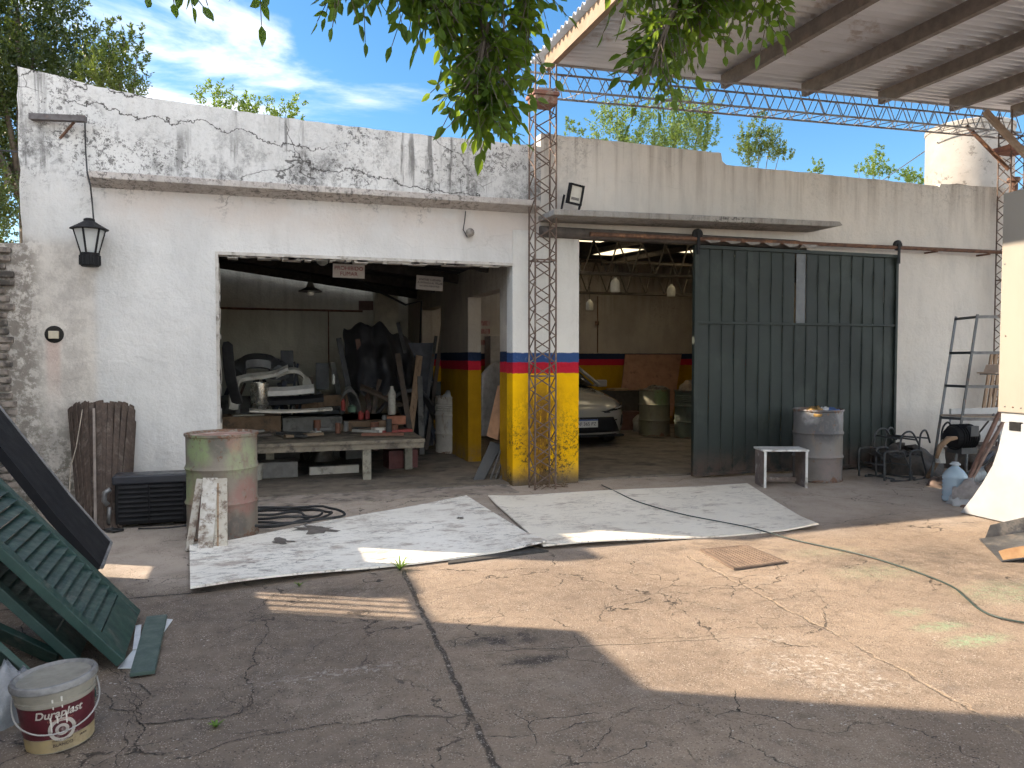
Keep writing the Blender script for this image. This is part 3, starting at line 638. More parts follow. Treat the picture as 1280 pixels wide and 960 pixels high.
b = MB(); b.box(10.02, 10.42, 8.25, 8.55, 4.42, 4.50); b.build('tower_pad', M('rust red pad', (.30, .13, .08), (.17, .08, .06), .85), CN, bevel=.008)
b = MB(); b.bar(P(1231, 139, 8.2), P(1285, 197, 8.0), .07, .07); b.build('diagonal_strut', M('weathered strut timber', (.36, .27, .20), (.25, .18, .13), .8), CN)
b = MB(); b.bar(P(1208, 157, 8.7), P(1261, 212, 8.3), .04, .05); b.build('diagonal_strut', m_rust, CN)
b = MB()
for i in range(14):
    a = R.uniform(0, 6.28); r = R.uniform(.05, .3); p = Vector((3.085+math.cos(a)*r, 8.33+min(.2, math.sin(a)*r*.6), .02))
    b.tube([p, p+Vector((R.uniform(-.1, .1), R.uniform(-.1, .02), R.uniform(.01, .07))), p+Vector((R.uniform(-.2, .2), R.uniform(-.12, .02), R.uniform(0, .05)))], .004, 4)
tag(b.build('dry_twigs', M('dry twig', (.14, .09, .05), (.08, .05, .03), .9)), 'dry dead twigs gathered round the foot of the lattice tower', 'debris', kind='stuff')

# ------------------------------------------------------------------ wall fixtures
LT = T('wall_lantern', 'black wall lantern with glass panes and sloped roof beside the white wall edge', 'lantern', P(112, 302, 8.45))
c = P(112, 302, 8.42)
def sqlathe(mb, prof, c, n=4, rot=rad(45)):
    mb.lathe(prof, c, n, M=Matrix.Rotation(rot, 3, 'Z')); return mb
b = MB(); sqlathe(b, [(.165, .115), (.175, .118), (.12, .15), (.065, .185), (.05, .195), (.05, .215), (.03, .225)], c, 12, 0); b.build('lantern_roof', m_blk, LT)
b = MB()
for k in range(6):
    a = 2*math.pi*k/6+.3; d = Vector((math.cos(a), math.sin(a), 0)); b.bar(c+d*.14+Vector((0, 0, .116)), c+d*.078+Vector((0, 0, -.115)), .016, .010)
b.lathe([(.082, -.118), (.088, -.11), (.088, -.125)], c, 12); b.build('lantern_frame', m_blk, LT)
b = MB(); b.lathe([(.072, -.11), (.132, .113)], c, 6, cap=False, M=Matrix.Rotation(.3, 3, 'Z')); b.build('lantern_glass', m_glass, LT)
b = MB(); b.lathe([(.02, -.1), (.045, -.06), (.05, .0), (.04, .05), (.02, .07)], c, 12); b.build('lantern_bulb', m_bulb, LT, smooth=True)
b = MB(); b.lathe([(.075, -.24), (.09, -.225), (.09, -.13), (.075, -.125)], c, 14); b.bar(c+Vector((0, .05, -.19)), c+Vector((0, .2, -.19)), .1, .06)
for k in range(12):
    a = 2*math.pi*k/12; b.box(c.x+.09*math.cos(a)-.006, c.x+.09*math.cos(a)+.006, c.y+.09*math.sin(a)-.006, c.y+.09*math.sin(a)+.006, c.z-.225, c.z-.135)
b.build('lantern_base', m_blk, LT)
b = MB(); b.tube([P(106, 151, YF-.03), P(107, 190, YF-.02), P(109, 216, YF-.18), P(113, 232, YF-.19), P(115, 250, YF-.02), P(117, 275, YF-.1)], .008, 5)
tag(b.build('lantern_cable', m_rubber), 'thin black cable hanging from the rusty bracket down to the wall lantern', 'cable')
BK = T('wall_bracket', 'dark flat iron bracket with diagonal stay high on the stained parapet', 'bracket', P(72, 148, YF))
b = MB(); b.bar(P(38, 146, YF-.04), P(107, 149, YF-.16), .07, .055); b.build('bracket_arm', M('dark weathered iron', (.13, .12, .12), (.07, .06, .06), .8, dirt=(.2, .13, .1), da=.3), BK)
b = MB(); b.bar(P(93, 152, YF-.12), P(75, 173, YF), .018, .018); b.build('bracket_stay', m_rust, BK)
VO = T('wall_outlet', 'small cream vent stub in a round hole above a pinkish stain', 'outlet', P(68, 419, YF))
p = P(68, 418, YF); rx = Matrix.Rotation(rad(90), 3, 'X')
b = MB(); b.lathe([(.08, -.002), (.085, .006), (.07, .012)], p, 20, M=rx); b.build('outlet_hole_disc', M('black hole disc', (.02, .018, .016), rough=.95), VO)  # black disc on the wall in place of the shade inside the hole
b = MB(); b.obox(p+Vector((0, -.03, -.005)), (.085, .05, .075)); b.build('outlet_box', M('cream plastic', (.62, .55, .42), (.5, .44, .33), .5), VO, bevel=.006)
FL = T('flood_light', 'black framed LED floodlight standing on the left end of the awning', 'floodlight', P(719, 256, YF-.2))
c = P(719, 243, YF-.24); rt = Matrix.Rotation(rad(-17), 3, 'X')@Matrix.Rotation(rad(-5), 3, 'Y')
rt = Matrix.Rotation(rad(14), 3, 'Z')@Matrix.Rotation(rad(10), 3, 'X')@Matrix.Rotation(rad(5), 3, 'Y')
b = MB()
for dx, dz, w, h in ((0, .105, .2, .022), (0, -.105, .2, .022), (-.089, 0, .022, .19), (.089, 0, .022, .19)): b.obox(c+rt@Vector((dx, 0, dz)), (w, .05, h), rt)
b.obox(c+rt@Vector((0, .03, 0)), (.17, .02, .19), rt); b.build('lamp_housing', m_blk, FL)
b = MB(); b.obox(c+rt@Vector((0, -.005, 0)), (.157, .01, .189), rt); b.build('lamp_glass', M('lamp glass front', (.62, .60, .54), (.5, .48, .42), .15), FL)
b = MB(); b.obox(c+rt@Vector((0, -.0115, -.05)), (.11, .004, .03), rt); b.build('led_board', M('grey led board', (.16, .15, .14), rough=.4), FL)
for q0, q1 in (((-.115, .05, 0), (-.14, .08, -.17)), ((.1, .05, -.02), (.08, .08, -.17))):
    b = MB(); b.bar(c+Vector(q0), c+Vector(q1), .03, .012); b.build('lamp_bracket', m_blk, FL)
SK = T('wall_socket_lamp', 'small broken lamp socket with bent wire above the left bay', 'lamp socket', P(586, 290, YF))
p = P(587, 291, YF-.05)
b = MB(); b.lathe([(.02, -.03), (.045, -.02), (.05, .03), (.02, .05)], p, 12, M=rx); b.build('socket', M('dim socket plastic', (.30, .27, .23), (.12, .1, .09), .6), SK)
b = MB(); b.tube([P(582, 264, YF-.01), P(581, 275, YF-.05), P(579, 287, YF-.04), P(584, 296, YF-.06)], .006, 5); b.build('socket_wire', m_rubber, SK)

# ------------------------------------------------------------------ oil drums
def drum_parts(root, mat, lid=None, open_top=False, Rr=.29, H=.88, ribs=(.30, .59), fine=False):
    pr = [(Rr-.02, 0), (Rr+.006, .004), (Rr+.008, .02), (Rr-.003, .028)]
    for z in ribs: pr += [(Rr-.003, z-.03), (Rr+.004, z-.014), (Rr+.012, z), (Rr+.004, z+.014), (Rr-.003, z+.03)]
    if fine:
        for k in range(4): z = .67+k*.035; pr += [(Rr-.003, z-.012), (Rr+.007, z), (Rr-.003, z+.012)]
    pr += [(Rr-.003, H-.03), (Rr+.009, H-.018), (Rr+.009, H), (Rr-.004, H)]
    pr += [(Rr-.012, H-.025 if not open_top else .3)]
    if open_top: pr += [(.0001, .3)]
    else: pr += [(.0001, H-.025)]
    b = MB(); b.lathe(pr, (0, 0, 0), 40, cap=False)
    for v in b.b.verts:
        a = math.atan2(v.co.y, v.co.x); k = 1+.012*mnoise.noise(Vector((math.cos(a)*1.6+root.location.x, math.sin(a)*1.6, v.co.z*3)))
        v.co.x *= k; v.co.y *= k
    return b.build('drum_body', mat, root, smooth='angle', local=True)
def drum_mat(name, c, c2, spots, dirt, rustc=(.16, .075, .04)):
    s = NS(name); v = s.obj; X, Y, Z = s.xyz(v)
    k = s.mix(s.rng(s.noise(v, 3, 7, .65), .3, .7), c, c2)
    for (q, r, cc, a) in spots:
        d = s.n('ShaderNodeVectorMath', operation='LENGTH'); s.put(d.inputs[0], s.scl(s.warp(s.warp(v, 4, .12), 22, .07), (1/r,)*3, tuple(-(w+.095)/r for w in q)))
        k = s.mix(s.mul(s.rng(d.outputs['Value'], 1, .45), s.rng(s.noise(v, 19, 6, .75), .36, .5, .25, 1), a), k, cc)
    k = s.mix(s.mul(s.rng(s.noise(s.scl(v, (1, 1, .35)), 9, 8, .7), .52, .68), .6), k, dirt)
    rim = s.ma('MAXIMUM', s.rng(Z, .80, .88), s.rng(Z, .12, .0))
    k = s.mix(s.mul(s.rng(s.ma('ADD', s.noise(v, 12, 9, .75), s.mul(rim, .12)), .60, .66), .9), k, rustc)
    s.col(k); s.rough(.62); s.bump(s.noise(v, 26, 6, .65), .2, .008); return s.m
md1 = drum_mat('rust blotched green drum paint', (.25, .215, .17), (.185, .155, .125), [((-.18, -.22, .76), .17, (.25, .34, .14), .7), ((.18, -.22, .68), .22, (.28, .33, .17), .6), ((-.24, -.14, .45), .22, (.28, .36, .15), .6), ((0, -.29, .80), .13, (.12, .11, .09), .8), ((.12, -.26, .80), .10, (.34, .16, .125), .55), ((.20, -.20, .36), .2, (.27, .105, .09), .6), ((-.1, -.27, .28), .25, (.33, .15, .12), .6), ((.12, -.26, .12), .16, (.10, .085, .075), .8)], (.20, .14, .11))
dc = G(262, 679); dc = Vector((dc.x+.09, dc.y+.30, .014))
D1 = T('oil_drum', 'rusty blotched green and red oil drum with white boards leaning against it', 'oil drum', (dc.x, dc.y, 0), 0, 'oil drums about the workshop')
drum_parts(D1, md1)
b = MB(); b.lathe([(.27, .845), (.272, .858), (.0001, .862)], (0, 0, 0), 30, cap=False); b.build('drum_lid', M('rusty lid scale', (.38, .22, .16), (.22, .13, .10), .9, sc=18, dirt=(.5, .42, .38), da=.5), D1, local=True)
for k, (px0, py0, px1, py1, w, dpt, mm) in enumerate(((236, 690, 250, 599, .055, .03, 0), (256, 692, 263, 598, .115, .035, 1), (276, 688, 276, 599, .10, .05, 2))):
    BB = T('leaning_board', ('narrow peeling board with dark edge, leftmost of the three leaning on the green drum', 'middle whitest board of the three leaning on the rusty green drum', 'mouldy grooved right board of the three leaning on the green drum')[k], 'board', G(px0, py0), 0, 'peeling white boards leaning on the drum')
    b = MB(); p0 = G(px0, py0); p1 = P(px1, py1, dc.y-.31); b.bar(p0+Vector((0, 0, .005)), p1, w, dpt, up=(0, 1, 0))
    b.build('board', M('peeling white board', ((.42, .39, .34), (.62, .60, .56), (.50, .46, .39))[k], (.4, .36, .3), .85, sc=9, dirt=(.13, .085, .06), da=.62, dsc=11, world=True), BB, bevel=.004)
    if k == 2:
        g = MB(); d = (p1-p0); g.bar(p0+d*.03+Vector((-.02, -.03, 0)), p0+d*.95+Vector((-.02, -.03, 0)), .012, .01); g.build('groove_strip', m_wood, BB)
md2 = drum_mat('grey galvanised drum paint', (.185, .17, .158), (.13, .12, .11), [((-.1, -.27, .73), .30, (.07, .07, .075), .85), ((.15, -.25, .82), .16, (.28, .27, .27), .8), ((-.24, -.15, .8), .13, (.34, .33, .32), .8), ((0, -.29, .18), .25, (.24, .18, .165), .6), ((.15, -.25, .4), .2, (.2, .165, .125), .6)], (.22, .17, .13))
g = G(1027, 603); D2 = T('oil_drum', 'sooty grey open oil drum full of rubbish in front of the green door', 'oil drum', (g.x+.10, g.y+.20, 0), 0, 'oil drums about the workshop')
drum_parts(D2, md2, open_top=True)
def rag(name, c, r, h, mat, seed, label, cat, n=10):
    rr = random.Random(seed); b = MB()
    off = rr.uniform(0, 50)
    def fn(u, w):
        a = u*2*math.pi; e = (w)*math.pi/2
        k = 1+.45*mnoise.noise(Vector((math.cos(a)*1.5+off, math.sin(a)*1.5, w*2.2)))
        return (r*k*math.cos(a)*math.cos(e)**.7, r*k*math.sin(a)*math.cos(e)**.7, h*math.sin(e)*(1+.5*mnoise.noise(Vector((math.cos(a)*2, math.sin(a)*2+off, w*3)))))
    b.grid(fn, 22, n); bmesh.ops.remove_doubles(b.b, verts=b.b.verts, dist=.002)
    bmesh.ops.translate(b.b, verts=b.b.verts, vec=Vector(c))
    o = b.build(name, mat, None, smooth=True); return tag(o, label, cat)
dz = Vector((D2.location.x, D2.location.y, 0))
rag('rubbish_bag', dz+Vector((.0, .0, .70)), .19, .13, M('grey rubbish', (.3, .29, .28), (.14, .13, .13), .8), 1, 'crumpled grey rubbish filling the open grey drum', 'rubbish')
rag('yellow_rag', dz+Vector((-.12, -.08, .80)), .14, .10, M('ochre rag', (.36, .22, .06), (.22, .13, .05), .85, sc=20), 2, 'crumpled ochre rag hanging over the left rim of the grey drum', 'rag')
rag('blue_bag', dz+Vector((.08, -.1, .82)), .15, .075, M('blue plastic film', (.10, .19, .42), (.07, .12, .28), .35), 3, 'crumpled blue plastic bag on top of the grey drum', 'bag')
rag('white_rag', dz+Vector((-.01, -.13, .85)), .055, .06, M('white paper', (.62, .62, .60), (.5, .5, .5), .8), 4, 'small white paper scrap between the blue bag and the ochre rag', 'paper')
md3 = drum_mat('white striped drum paint', (.50, .47, .41), (.38, .35, .31), [((0, -.29, .45), .2, (.30, .31, .33), .6), ((.1, -.27, .83), .14, (.33, .26, .17), .7)], (.20, .15, .11))
D3 = T('oil_drum', 'ribbed whitish oil drum topped with rags inside the left bay', 'oil drum', P(571, 566, 11.75)*Vector((1, 1, 0)) if False else (G(571, 568).x, G(571, 568).y+.2, .022), 0, 'oil drums about the workshop')
drum_parts(D3, md3, fine=True)
rag('white_rag', Vector(D3.location)+Vector((-.03, -.05, .86)), .15, .11, M('dirty white rag', (.55, .55, .53), (.35, .35, .34), .8), 6, 'dirty white rag on the whitish drum in the left bay', 'rag')
rag('black_rag', Vector(D3.location)+Vector((.15, .02, .86)), .11, .13, m_rubber, 7, 'bunched black rag on the right rim of the whitish drum', 'rag')
md4 = drum_mat('olive drum paint', (.20, .19, .12), (.15, .14, .095), [((0, -.29, .76), .22, (.12, .19, .07), .8), ((0, -.29, .2), .3, (.16, .13, .1), .6)], (.12, .10, .07))
g = G(821, 546); D4 = T('oil_drum', 'olive green oil drum standing before the plywood sheet in the garage', 'oil drum', (g.x, g.y+.1, .022), 0, 'oil drums about the workshop')
drum_parts(D4, md4)
rag('crushed_can_pile', Vector(D4.location)+Vector((.03, -.02, .86)), .22, .09, M('dim scrap', (.22, .2, .16), (.08, .07, .06), .5, .5), 9, 'heap of crushed scrap on top of the olive drum', 'scrap')
D5 = T('oil_drum', 'dark ribbed oil drum half hidden behind the sliding door edge', 'oil drum', (P(862, 500, 12.6).x+.02, 12.6, .022), 0, 'oil drums about the workshop')
drum_parts(D5, drum_mat('dark green drum paint', (.10, .12, .085), (.07, .08, .06), [], (.06, .05, .04)), fine=True)
rag('brown_sack', Vector(D5.location)+Vector((-.02, 0, .86)), .2, .17, M('brown sacking', (.26, .2, .14), (.16, .12, .09), .9), 10, 'brown sack heaped on the half hidden dark drum', 'sack')

# ------------------------------------------------------------------ sheets and things on the yard
def sheet_mat(name, a, b_, d1, amt):
    s = NS(name); v = s.pos
    c = s.mix(s.rng(s.noise(v, 1.2, 6, .6), .3, .7), a, b_)
    c = s.mix(s.mul(s.rng(s.noise(s.scl(v, (1, 1.8, 1)), 3, 10, .75), .60-.1*amt, .70-.08*amt), .7), c, (.34, .26, .20))
    c = s.mix(s.mul(s.rng(s.noise(s.scl(v, (1.2, 3.6, 1)), 8, 10, .82, .5), .575-.05*amt, .62-.04*amt), s.rng(s.noise(v, 1.1, 4), .42, .6), amt), c, d1)
    e = s.vor(s.warp(s.scl(v, (.6, 1.5, 0)), 2.2, .4), 2.6)
    c = s.mix(s.mul(s.rng(e, .010, .003), s.rng(s.noise(v, 1.3, 3), .48, .58), amt), c, (.12, .1, .09))
    c = s.mix(s.mul(s.rng(s.noise(v, 40, 8, .8), .60, .66), .7*amt), c, (.16, .13, .12))
    c = s.mix(s.mul(s.rng(s.noise(s.scl(v, (1, 1, 1), (3, 8, 0)), 2.2, 6, .7), .50, .68), s.rng(s.noise(v, 30, 6, .75), .38, .6), .6), c, (.33, .28, .235))
    s.col(c); s.rough(.6); s.bump(s.noise(v, 20, 6), .12, .005); return s.m
def ground_sheet(name, pts, z, th, mat, label):
    o = T(name, label, 'sheet', (*pts[0][:2], 0), 0, 'white laminate sheets on the yard')
    b = MB(); n = 10
    A, B_, C_, D_ = [Vector(p) for p in pts]      # fl, bl, br, fr
    def fn(u, w):
        p = (A*(1-u)+D_*u)*(1-w)+(B_*(1-u)+C_*u)*w
        p.z = z+.016*math.sin(u*5+1)*(1-w)**2+.005*math.sin(u*9+w*4)+.03*max(0, u-.86)/.14*max(0, .2-w)/.2+.02*max(0, .1-u)/.1*max(0, w-.8)/.2; return p
    b.grid(fn, 24, 16)
    k = b.build('panel', mat, o, solid=th); 
    return o
SA = ground_sheet('white_sheet', [G(238, 744), G(237, 690), G(583, 624), G(683, 686)], .034, .014, sheet_mat('scuffed white laminate', (.88, .84, .76), (.80, .76, .68), (.13, .115, .10), .8), 'scuffed white sheet with peeled grey patches under the black hose coil')
m_back = M('bare grey backing', (.16, .14, .12), (.10, .085, .075), .9, sc=14)
for cx, cy, rx_, ry_, sd in ((395, 661, 60, 11, 1), (352, 676, 30, 6, 2), (575, 647, 10, 2, 5)):
    rr = random.Random(sd); pts = []
    for i in range(22):
        a = 2*math.pi*i/22; k = rr.uniform(.35, 1.0); q = G(cx+rx_*k*math.cos(a)*.6, cy+ry_*k*math.sin(a)*.8, .0445); pts.append(q)
    c0 = G(cx, cy, .0445)
    pa = MB()
    for i in range(22): pa.face([c0, pts[i], pts[(i+1) % 22]])
    pa.build('peeled_patch', m_back, SA)
SB = ground_sheet('white_sheet', [G(679, 688), G(610, 624), G(934, 607), G(1023, 662)], .022, .012, sheet_mat('dusty cream laminate', (.86, .80, .69), (.79, .735, .63), (.24, .2, .17), .55), 'dusty cream sheet to the right with a green cable lying across it')
b = MB(); b.prism([G(560, 706), G(686, 690), G(640, 680), G(560, 690)], (0, 0, .012)); tag(b.build('board_offcut', M('dark board offcut', (.06, .055, .05), (.04, .037, .033), .8)), 'dark thin board offcut sticking out under the two white sheets', 'board')
# hose coil
b = MB(); pts = []
hc = G(345, 648, .05); N = 150
for i in range(N):
    t = i/N; a = t*2*math.pi*4.15+.6; rr = .33+.09*math.sin(t*17)+.10*t
    sq = .72+.12*math.sin(t*9)
    pts.append((hc.x+.02+rr*1.28*math.cos(a)+.13*math.sin(t*23), hc.y+.02+rr*sq*math.sin(a)+.06*math.cos(t*11), .052+.012*(i//36)+.01*math.sin(a*3+t*20)))
b.tube(pts, .0115, 7); tag(b.build('hose_coil', m_rubber, smooth=True), 'loose black rubber hose coil lying on the white sheet', 'hose')
b = MB(); pts = []
for q in [(752, 606), (775, 617), (800, 628), (850, 642), (900, 652), (940, 660), (990, 674), (1040, 685), (1080, 694), (1120, 706), (1160, 720), (1190, 733), (1205, 745), (1225, 762), (1250, 772), (1290, 780), (1340, 788)]: pts.append(G(*q, .036 if 760 < q[0] < 975 else .012))
def smoothpath(p, n=4):
    o = []
    for i in range(len(p)-1):
        a, b_, c, d = p[max(0, i-1)], p[i], p[i+1], p[min(len(p)-1, i+2)]
        for k in range(n):
            t = k/n; o.append(.5*((2*b_)+(c-a)*t+(2*a-5*b_+4*c-d)*t*t+(3*b_-a-3*c+d)*t**3))
    return o+[p[-1]]
b.tube(smoothpath(pts), .006, 6); tag(b.build('power_cable', M('dark green cable sheath', (.03, .05, .045), (.02, .035, .03), .5), smooth=True), 'long dark green power cable snaking across the yard from the pillar', 'cable')
b = MB()
for i in range(13):
    t = i/12; b.bar(G(878+54*t, 687-5*t, .014), G(918+62*t, 710-8*t, .014), .015, .012)
b.bar(G(876, 687, .011), G(918, 711, .011), .02, .012); b.bar(G(932, 682, .011), G(981, 702, .011), .02, .012); b.bar(G(876, 687, .0115), G(934, 682, .0115), .02, .012); b.bar(G(916, 711, .0115), G(981, 702, .0115), .02, .012)
b2 = MB(); b2.face([G(877, 687.5, .006), G(917, 710, .006), G(979, 701.5, .006), G(933, 682.5, .006)])
DG = tag(b.build('drain_grate', M('rusty grate', (.19, .135, .10), (.12, .085, .065), .9, .0)), 'rusty barred drain grate set in the concrete beyond the cream sheet', 'drain grate')
b2.build('drain_shade', M('black pit shade', (.012, .01, .009), rough=.95), DG)  # flat black sheet standing in for the shade under the bars
def weed(px, py, n, h, seed, label):
    rr = random.Random(seed); c = G(px, py); b = MB()
    for i in range(n):
        a = rr.uniform(0, 6.28); ln = h*rr.uniform(.5, 1.2); d = Vector((math.cos(a), math.sin(a), 0)); w = d.cross(Vector((0, 0, 1)))*.006
        p = [c+d*ln*t*.9+Vector((0, 0, ln*(t-.55*t*t)*1.3)) for t in (0, .35, .7, 1)]
        b.face([p[0]-w*.6, p[0]+w*.6, p[1]+w, p[1]-w]); b.face([p[1]-w, p[1]+w, p[2]+w*.7, p[2]-w*.7]); b.face([p[2]-w*.7, p[2]+w*.7, p[3]])
    tag(b.build('weed', m_weed, recalc=False), label, 'weed')
def leafmat(name, c, c2, tr=.35, sc=3):
    s = NS(name); k = s.mix(s.rng(s.noise(s.pos, sc, 3), .35, .65), c, c2); s.col(k); s.rough(.45); s.p.inputs['Specular IOR Level'].default_value = .35
    t = s.n('ShaderNodeBsdfTranslucent'); s.put(t.inputs[0], s.mix(.55, k, (.36, .50, .03)))
    m = s.n('ShaderNodeMixShader'); m.inputs[0].default_value = tr
    s.t.links.new(s.p.outputs[0], m.inputs[1]); s.t.links.new(t.outputs[0], m.inputs[2]); s.t.links.new(m.outputs[0], s.t.nodes['Material Output'].inputs['Surface'])
    return s.m
m_weed = leafmat('weed green', (.16, .27, .05), (.11, .2, .04))
weed(500, 713, 26, .12, 1, 'tuft of grass growing at the front edge of the scuffed white sheet')
weed(374, 733, 12, .06, 2, 'tiny weed under the front left edge of the scuffed sheet')
weed(270, 909, 14, .04, 3, 'small dry weed in the wide crack near the paint bucket')

# stool frame
ST = T('open_box_stool', 'low white three sided box stool on the concrete before the green door', 'stool', G(980, 610))
a, c_ = G(955, 610), G(1009, 610); ax = (c_-a).normalized(); ay = Vector((-ax.y, ax.x, 0)); Lw = (c_-a).length; hz = .445; dp = .34
def ob(mb, x0, x1, y0, y1, z0, z1):
    q = lambda x, y, z: a+ax*x+ay*y+Vector((0, 0, z))
    mb.hexa([q(x0, y0, z0), q(x1, y0, z0), q(x1, y1, z0), q(x0, y1, z0)], [q(x0, y0, z1), q(x1, y0, z1), q(x1, y1, z1), q(x0, y1, z1)])
m_stw = M('chalky white edge', (.66, .65, .62), (.52, .50, .47), .7, sc=10, dirt=(.2, .16, .13), da=.4)
m_sts = M('brown stained board', (.22, .17, .145), (.15, .115, .1), .8, sc=8, dirt=(.4, .38, .35), da=.4)
b = MB(); ob(b, -.02, Lw+.02, 0, dp, hz-.022, hz); b.build('seat', m_stw, ST, bevel=.003)
for x0 in (0, Lw-.02):
    b = MB(); ob(b, x0, x0+.02, .0, dp, 0, hz-.022); b.build('side_panel', m_sts, ST)
    b = MB(); ob(b, x0-.004, x0+.024, -.006, .0, 0, hz-.022); b.build('edge_strip', m_stw, ST)
b = MB(); ob(b, .02, Lw-.02, dp-.05, dp-.03, .03, .08); b.build('stretcher', m_sts, ST)

# rolled bundle of roof slats
RO = T('rolled_shutter_bundle', 'brown bundle of old slatted roller shutter sheets leaning against the white wall', 'roller shutter', G(125, 665))
b = MB(); p0 = G(126, 662); p1 = P(124, 506, YF-.16); up = (p1-p0).normalized(); sx = Vector((1, 0, 0)); sn = up.cross(sx)
for layer in range(7):
    for i in range(11):
        t = (i+.5)/11-.5; tb = t*.82
        arch = .10*math.cos(t*math.pi)-.045*layer+R.uniform(-.01, .01)
        hb = arch*.7
        a0 = p0+sx*(tb*.42+R.uniform(-.008, .008)+.03*layer*.2)+Vector((0, -hb, 0)); a1 = p1+sx*(t*.60+R.uniform(-.006, .006))+Vector((0, -arch+.05, .07*math.cos(t*2.4)-.05+R.uniform(-.02, .02)))
        a0.z = max(a0.z, 0)+.01
        if i in (0, 10) and layer % 2: continue
        b.bar(a0, a1, .052, .011, up=(math.sin(t*2.2), -1, 0))
b.build('slat_bundle', M('grimy brown slats', (.080, .054, .040), (.045, .031, .024), .85, sc=9, dirt=(.13, .105, .085), da=.4, stretch=(3, 3, .4)), RO, bevel=.002)
b = MB(); b.bar(p0+Vector((-.01, -.17, 0)), p1+Vector((-.02, -.15, -.03)), .022, .022); b.build('loose_rod', M('grey brown rod', (.24, .20, .17), (.16, .13, .11), .8), RO)
b = MB(); b.tube([P(103, 512, p1.y-.12), P(95, 560, 8.1), P(88, 585, 8.0), P(86, 640, 7.7)], .005, 5); b.tube([P(88, 584, 8.0), P(75, 586, 8.2), P(62, 597, 8.45)], .004, 5); b.build('tie_cord', M('pale cord', (.42, .36, .29), rough=.9), RO)
# dark slatted case
BX = T('slatted_case', 'long black louvred plastic case lying between the brown bundle and the green drum', 'case', G(185, 658))
c = G(146, 659); X0 = c.x; y0 = 7.55; Wd = .86; Hh = .47
b = MB(); b.box(X0, X0+Wd, y0, y0+.22, .03, Hh-.08); b.build('case_body', m_blk, BX, bevel=.01)
b = MB(); b.box(X0-.02, X0+Wd+.02, y0-.02, y0+.24, Hh-.08, Hh); b.build('case_top', M('blue black plastic', (.03, .033, .042), (.02, .022, .03), .4), BX, bevel=.015)
b = MB()
for i in range(8): z = .06+i*.042; b.prism([(X0+.03, y0-.002, z), (X0+.03, y0-.022, z+.004), (X0+.03, y0-.002, z+.03)], (Wd-.05, 0, 0))
for x in (X0+.27, X0+.56): b.box(x, x+.012, y0-.024, y0, .05, Hh-.09)
b.build('louvre_grille', m_blk, BX)
b = MB(); b.tube([(X0-.03, y0-.02, .36), (X0-.075, y0-.03, .33), (X0-.08, y0-.03, .26), (X0-.05, y0-.02, .22)], .022, 8); b.tube([(X0-.04, y0-.02, .2), (X0-.05, y0-.02, .05)], .016, 8); b.build('hose_fitting', M('grey fitting', (.25, .25, .25), (.15, .15, .15), .4, .5), BX, smooth=True)
b = MB(); b.tube([(X0+.0, y0-.1, .02), (X0+.08, y0-.14, .015), (X0+.02, y0-.2, .02), (X0-.06, y0-.12, .02), (X0, y0-.06, .02)], .013, 7, close=True); b.tube(smoothpath([Vector((X0+.2, y0-.1, .012)), Vector((X0+.4, y0-.14, .012)), Vector((X0+.6, y0-.1, .012)), Vector((X0+.8, y0-.08, .012))]), .008, 6)
tag(b.build('loose_tube', m_rubber, smooth=True), 'short black tube ring on the ground before the louvred case', 'tube')

# ------------------------------------------------------------------ leaning shutters and black liner at the left
def leanframe(pa, pb, top, w_=None):
    """pa near bottom corner, pb far bottom corner, top a point up the near long edge -> origin, axes"""
    o = Vector(pa); v = (Vector(pb)-o); u = (Vector(top)-o); wl_ = v.length; v.normalize(); u.normalize()
    nrm = v.cross(u).normalized(); nrm = nrm if nrm.z > 0 else -nrm
    return o, u, v, nrm, wl_
def louvre_shutter(pa, pb, top, L, label, nsl=14, th=.045, full=True, mat=m_greenp):
    o, u, v, nn, w = leanframe(pa, pb, top)
    q = lambda a, c, h: o+u*a+v*c+nn*h
    SH = T('louvred_shutter', label, 'shutter', o, 0, 'dark green shutters leaning at the left')
    def slab(mb, a0, a1, c0, c1, h0, h1): mb.hexa([q(a0, c0, h0), q(a1, c0, h0), q(a1, c1, h0), q(a0, c1, h0)], [q(a0, c0, h1), q(a1, c0, h1), q(a1, c1, h1), q(a0, c1, h1)])
    for c0 in (0, w-.075):
        b = MB(); slab(b, 0, L, c0, c0+.075, 0, th); b.build('stile', mat, SH, bevel=.004)
    b = MB(); slab(b, 0, .16, .075, w-.075, .003, th-.004); b.build('bottom_rail', mat, SH, bevel=.003)
    b = MB(); slab(b, L-.1, L, .075, w-.075, .003, th-.004); b.build('top_rail', mat, SH, bevel=.003)
    b = MB(); st = .062; i = 0; a = .17
    while a < L-.16:
        b.hexa([q(a, .07, th-.002), q(a+.004, .07, th-.009), q(a+.060, .07, .006), q(a+.056, .07, .013)], [q(a, w-.07, th-.002), q(a+.004, w-.07, th-.009), q(a+.060, w-.07, .006), q(a+.056, w-.07, .013)])
        a += st
    k = b.build('louvre_slats', mat, SH)
    return SH
A0 = G(146, 839); B0 = G(168, 774)
TN = P(0, 706, 4.11)
louvre_shutter(A0+Vector((0, 0, .02)), B0+Vector((0, 0, .02)), TN+Vector((0, 0, .02)), 1.75, 'large dark green louvred shutter leaning on top of the pile at the left')
A1 = G(84, 838); B1 = A1+Vector((-.02, .66, 0))
louvre_shutter(A1+Vector((.02, .0, .02)), B1, P(0, 752, A1.y+.02), 1.3, 'second green louvred shutter lying flatter beneath the large one')
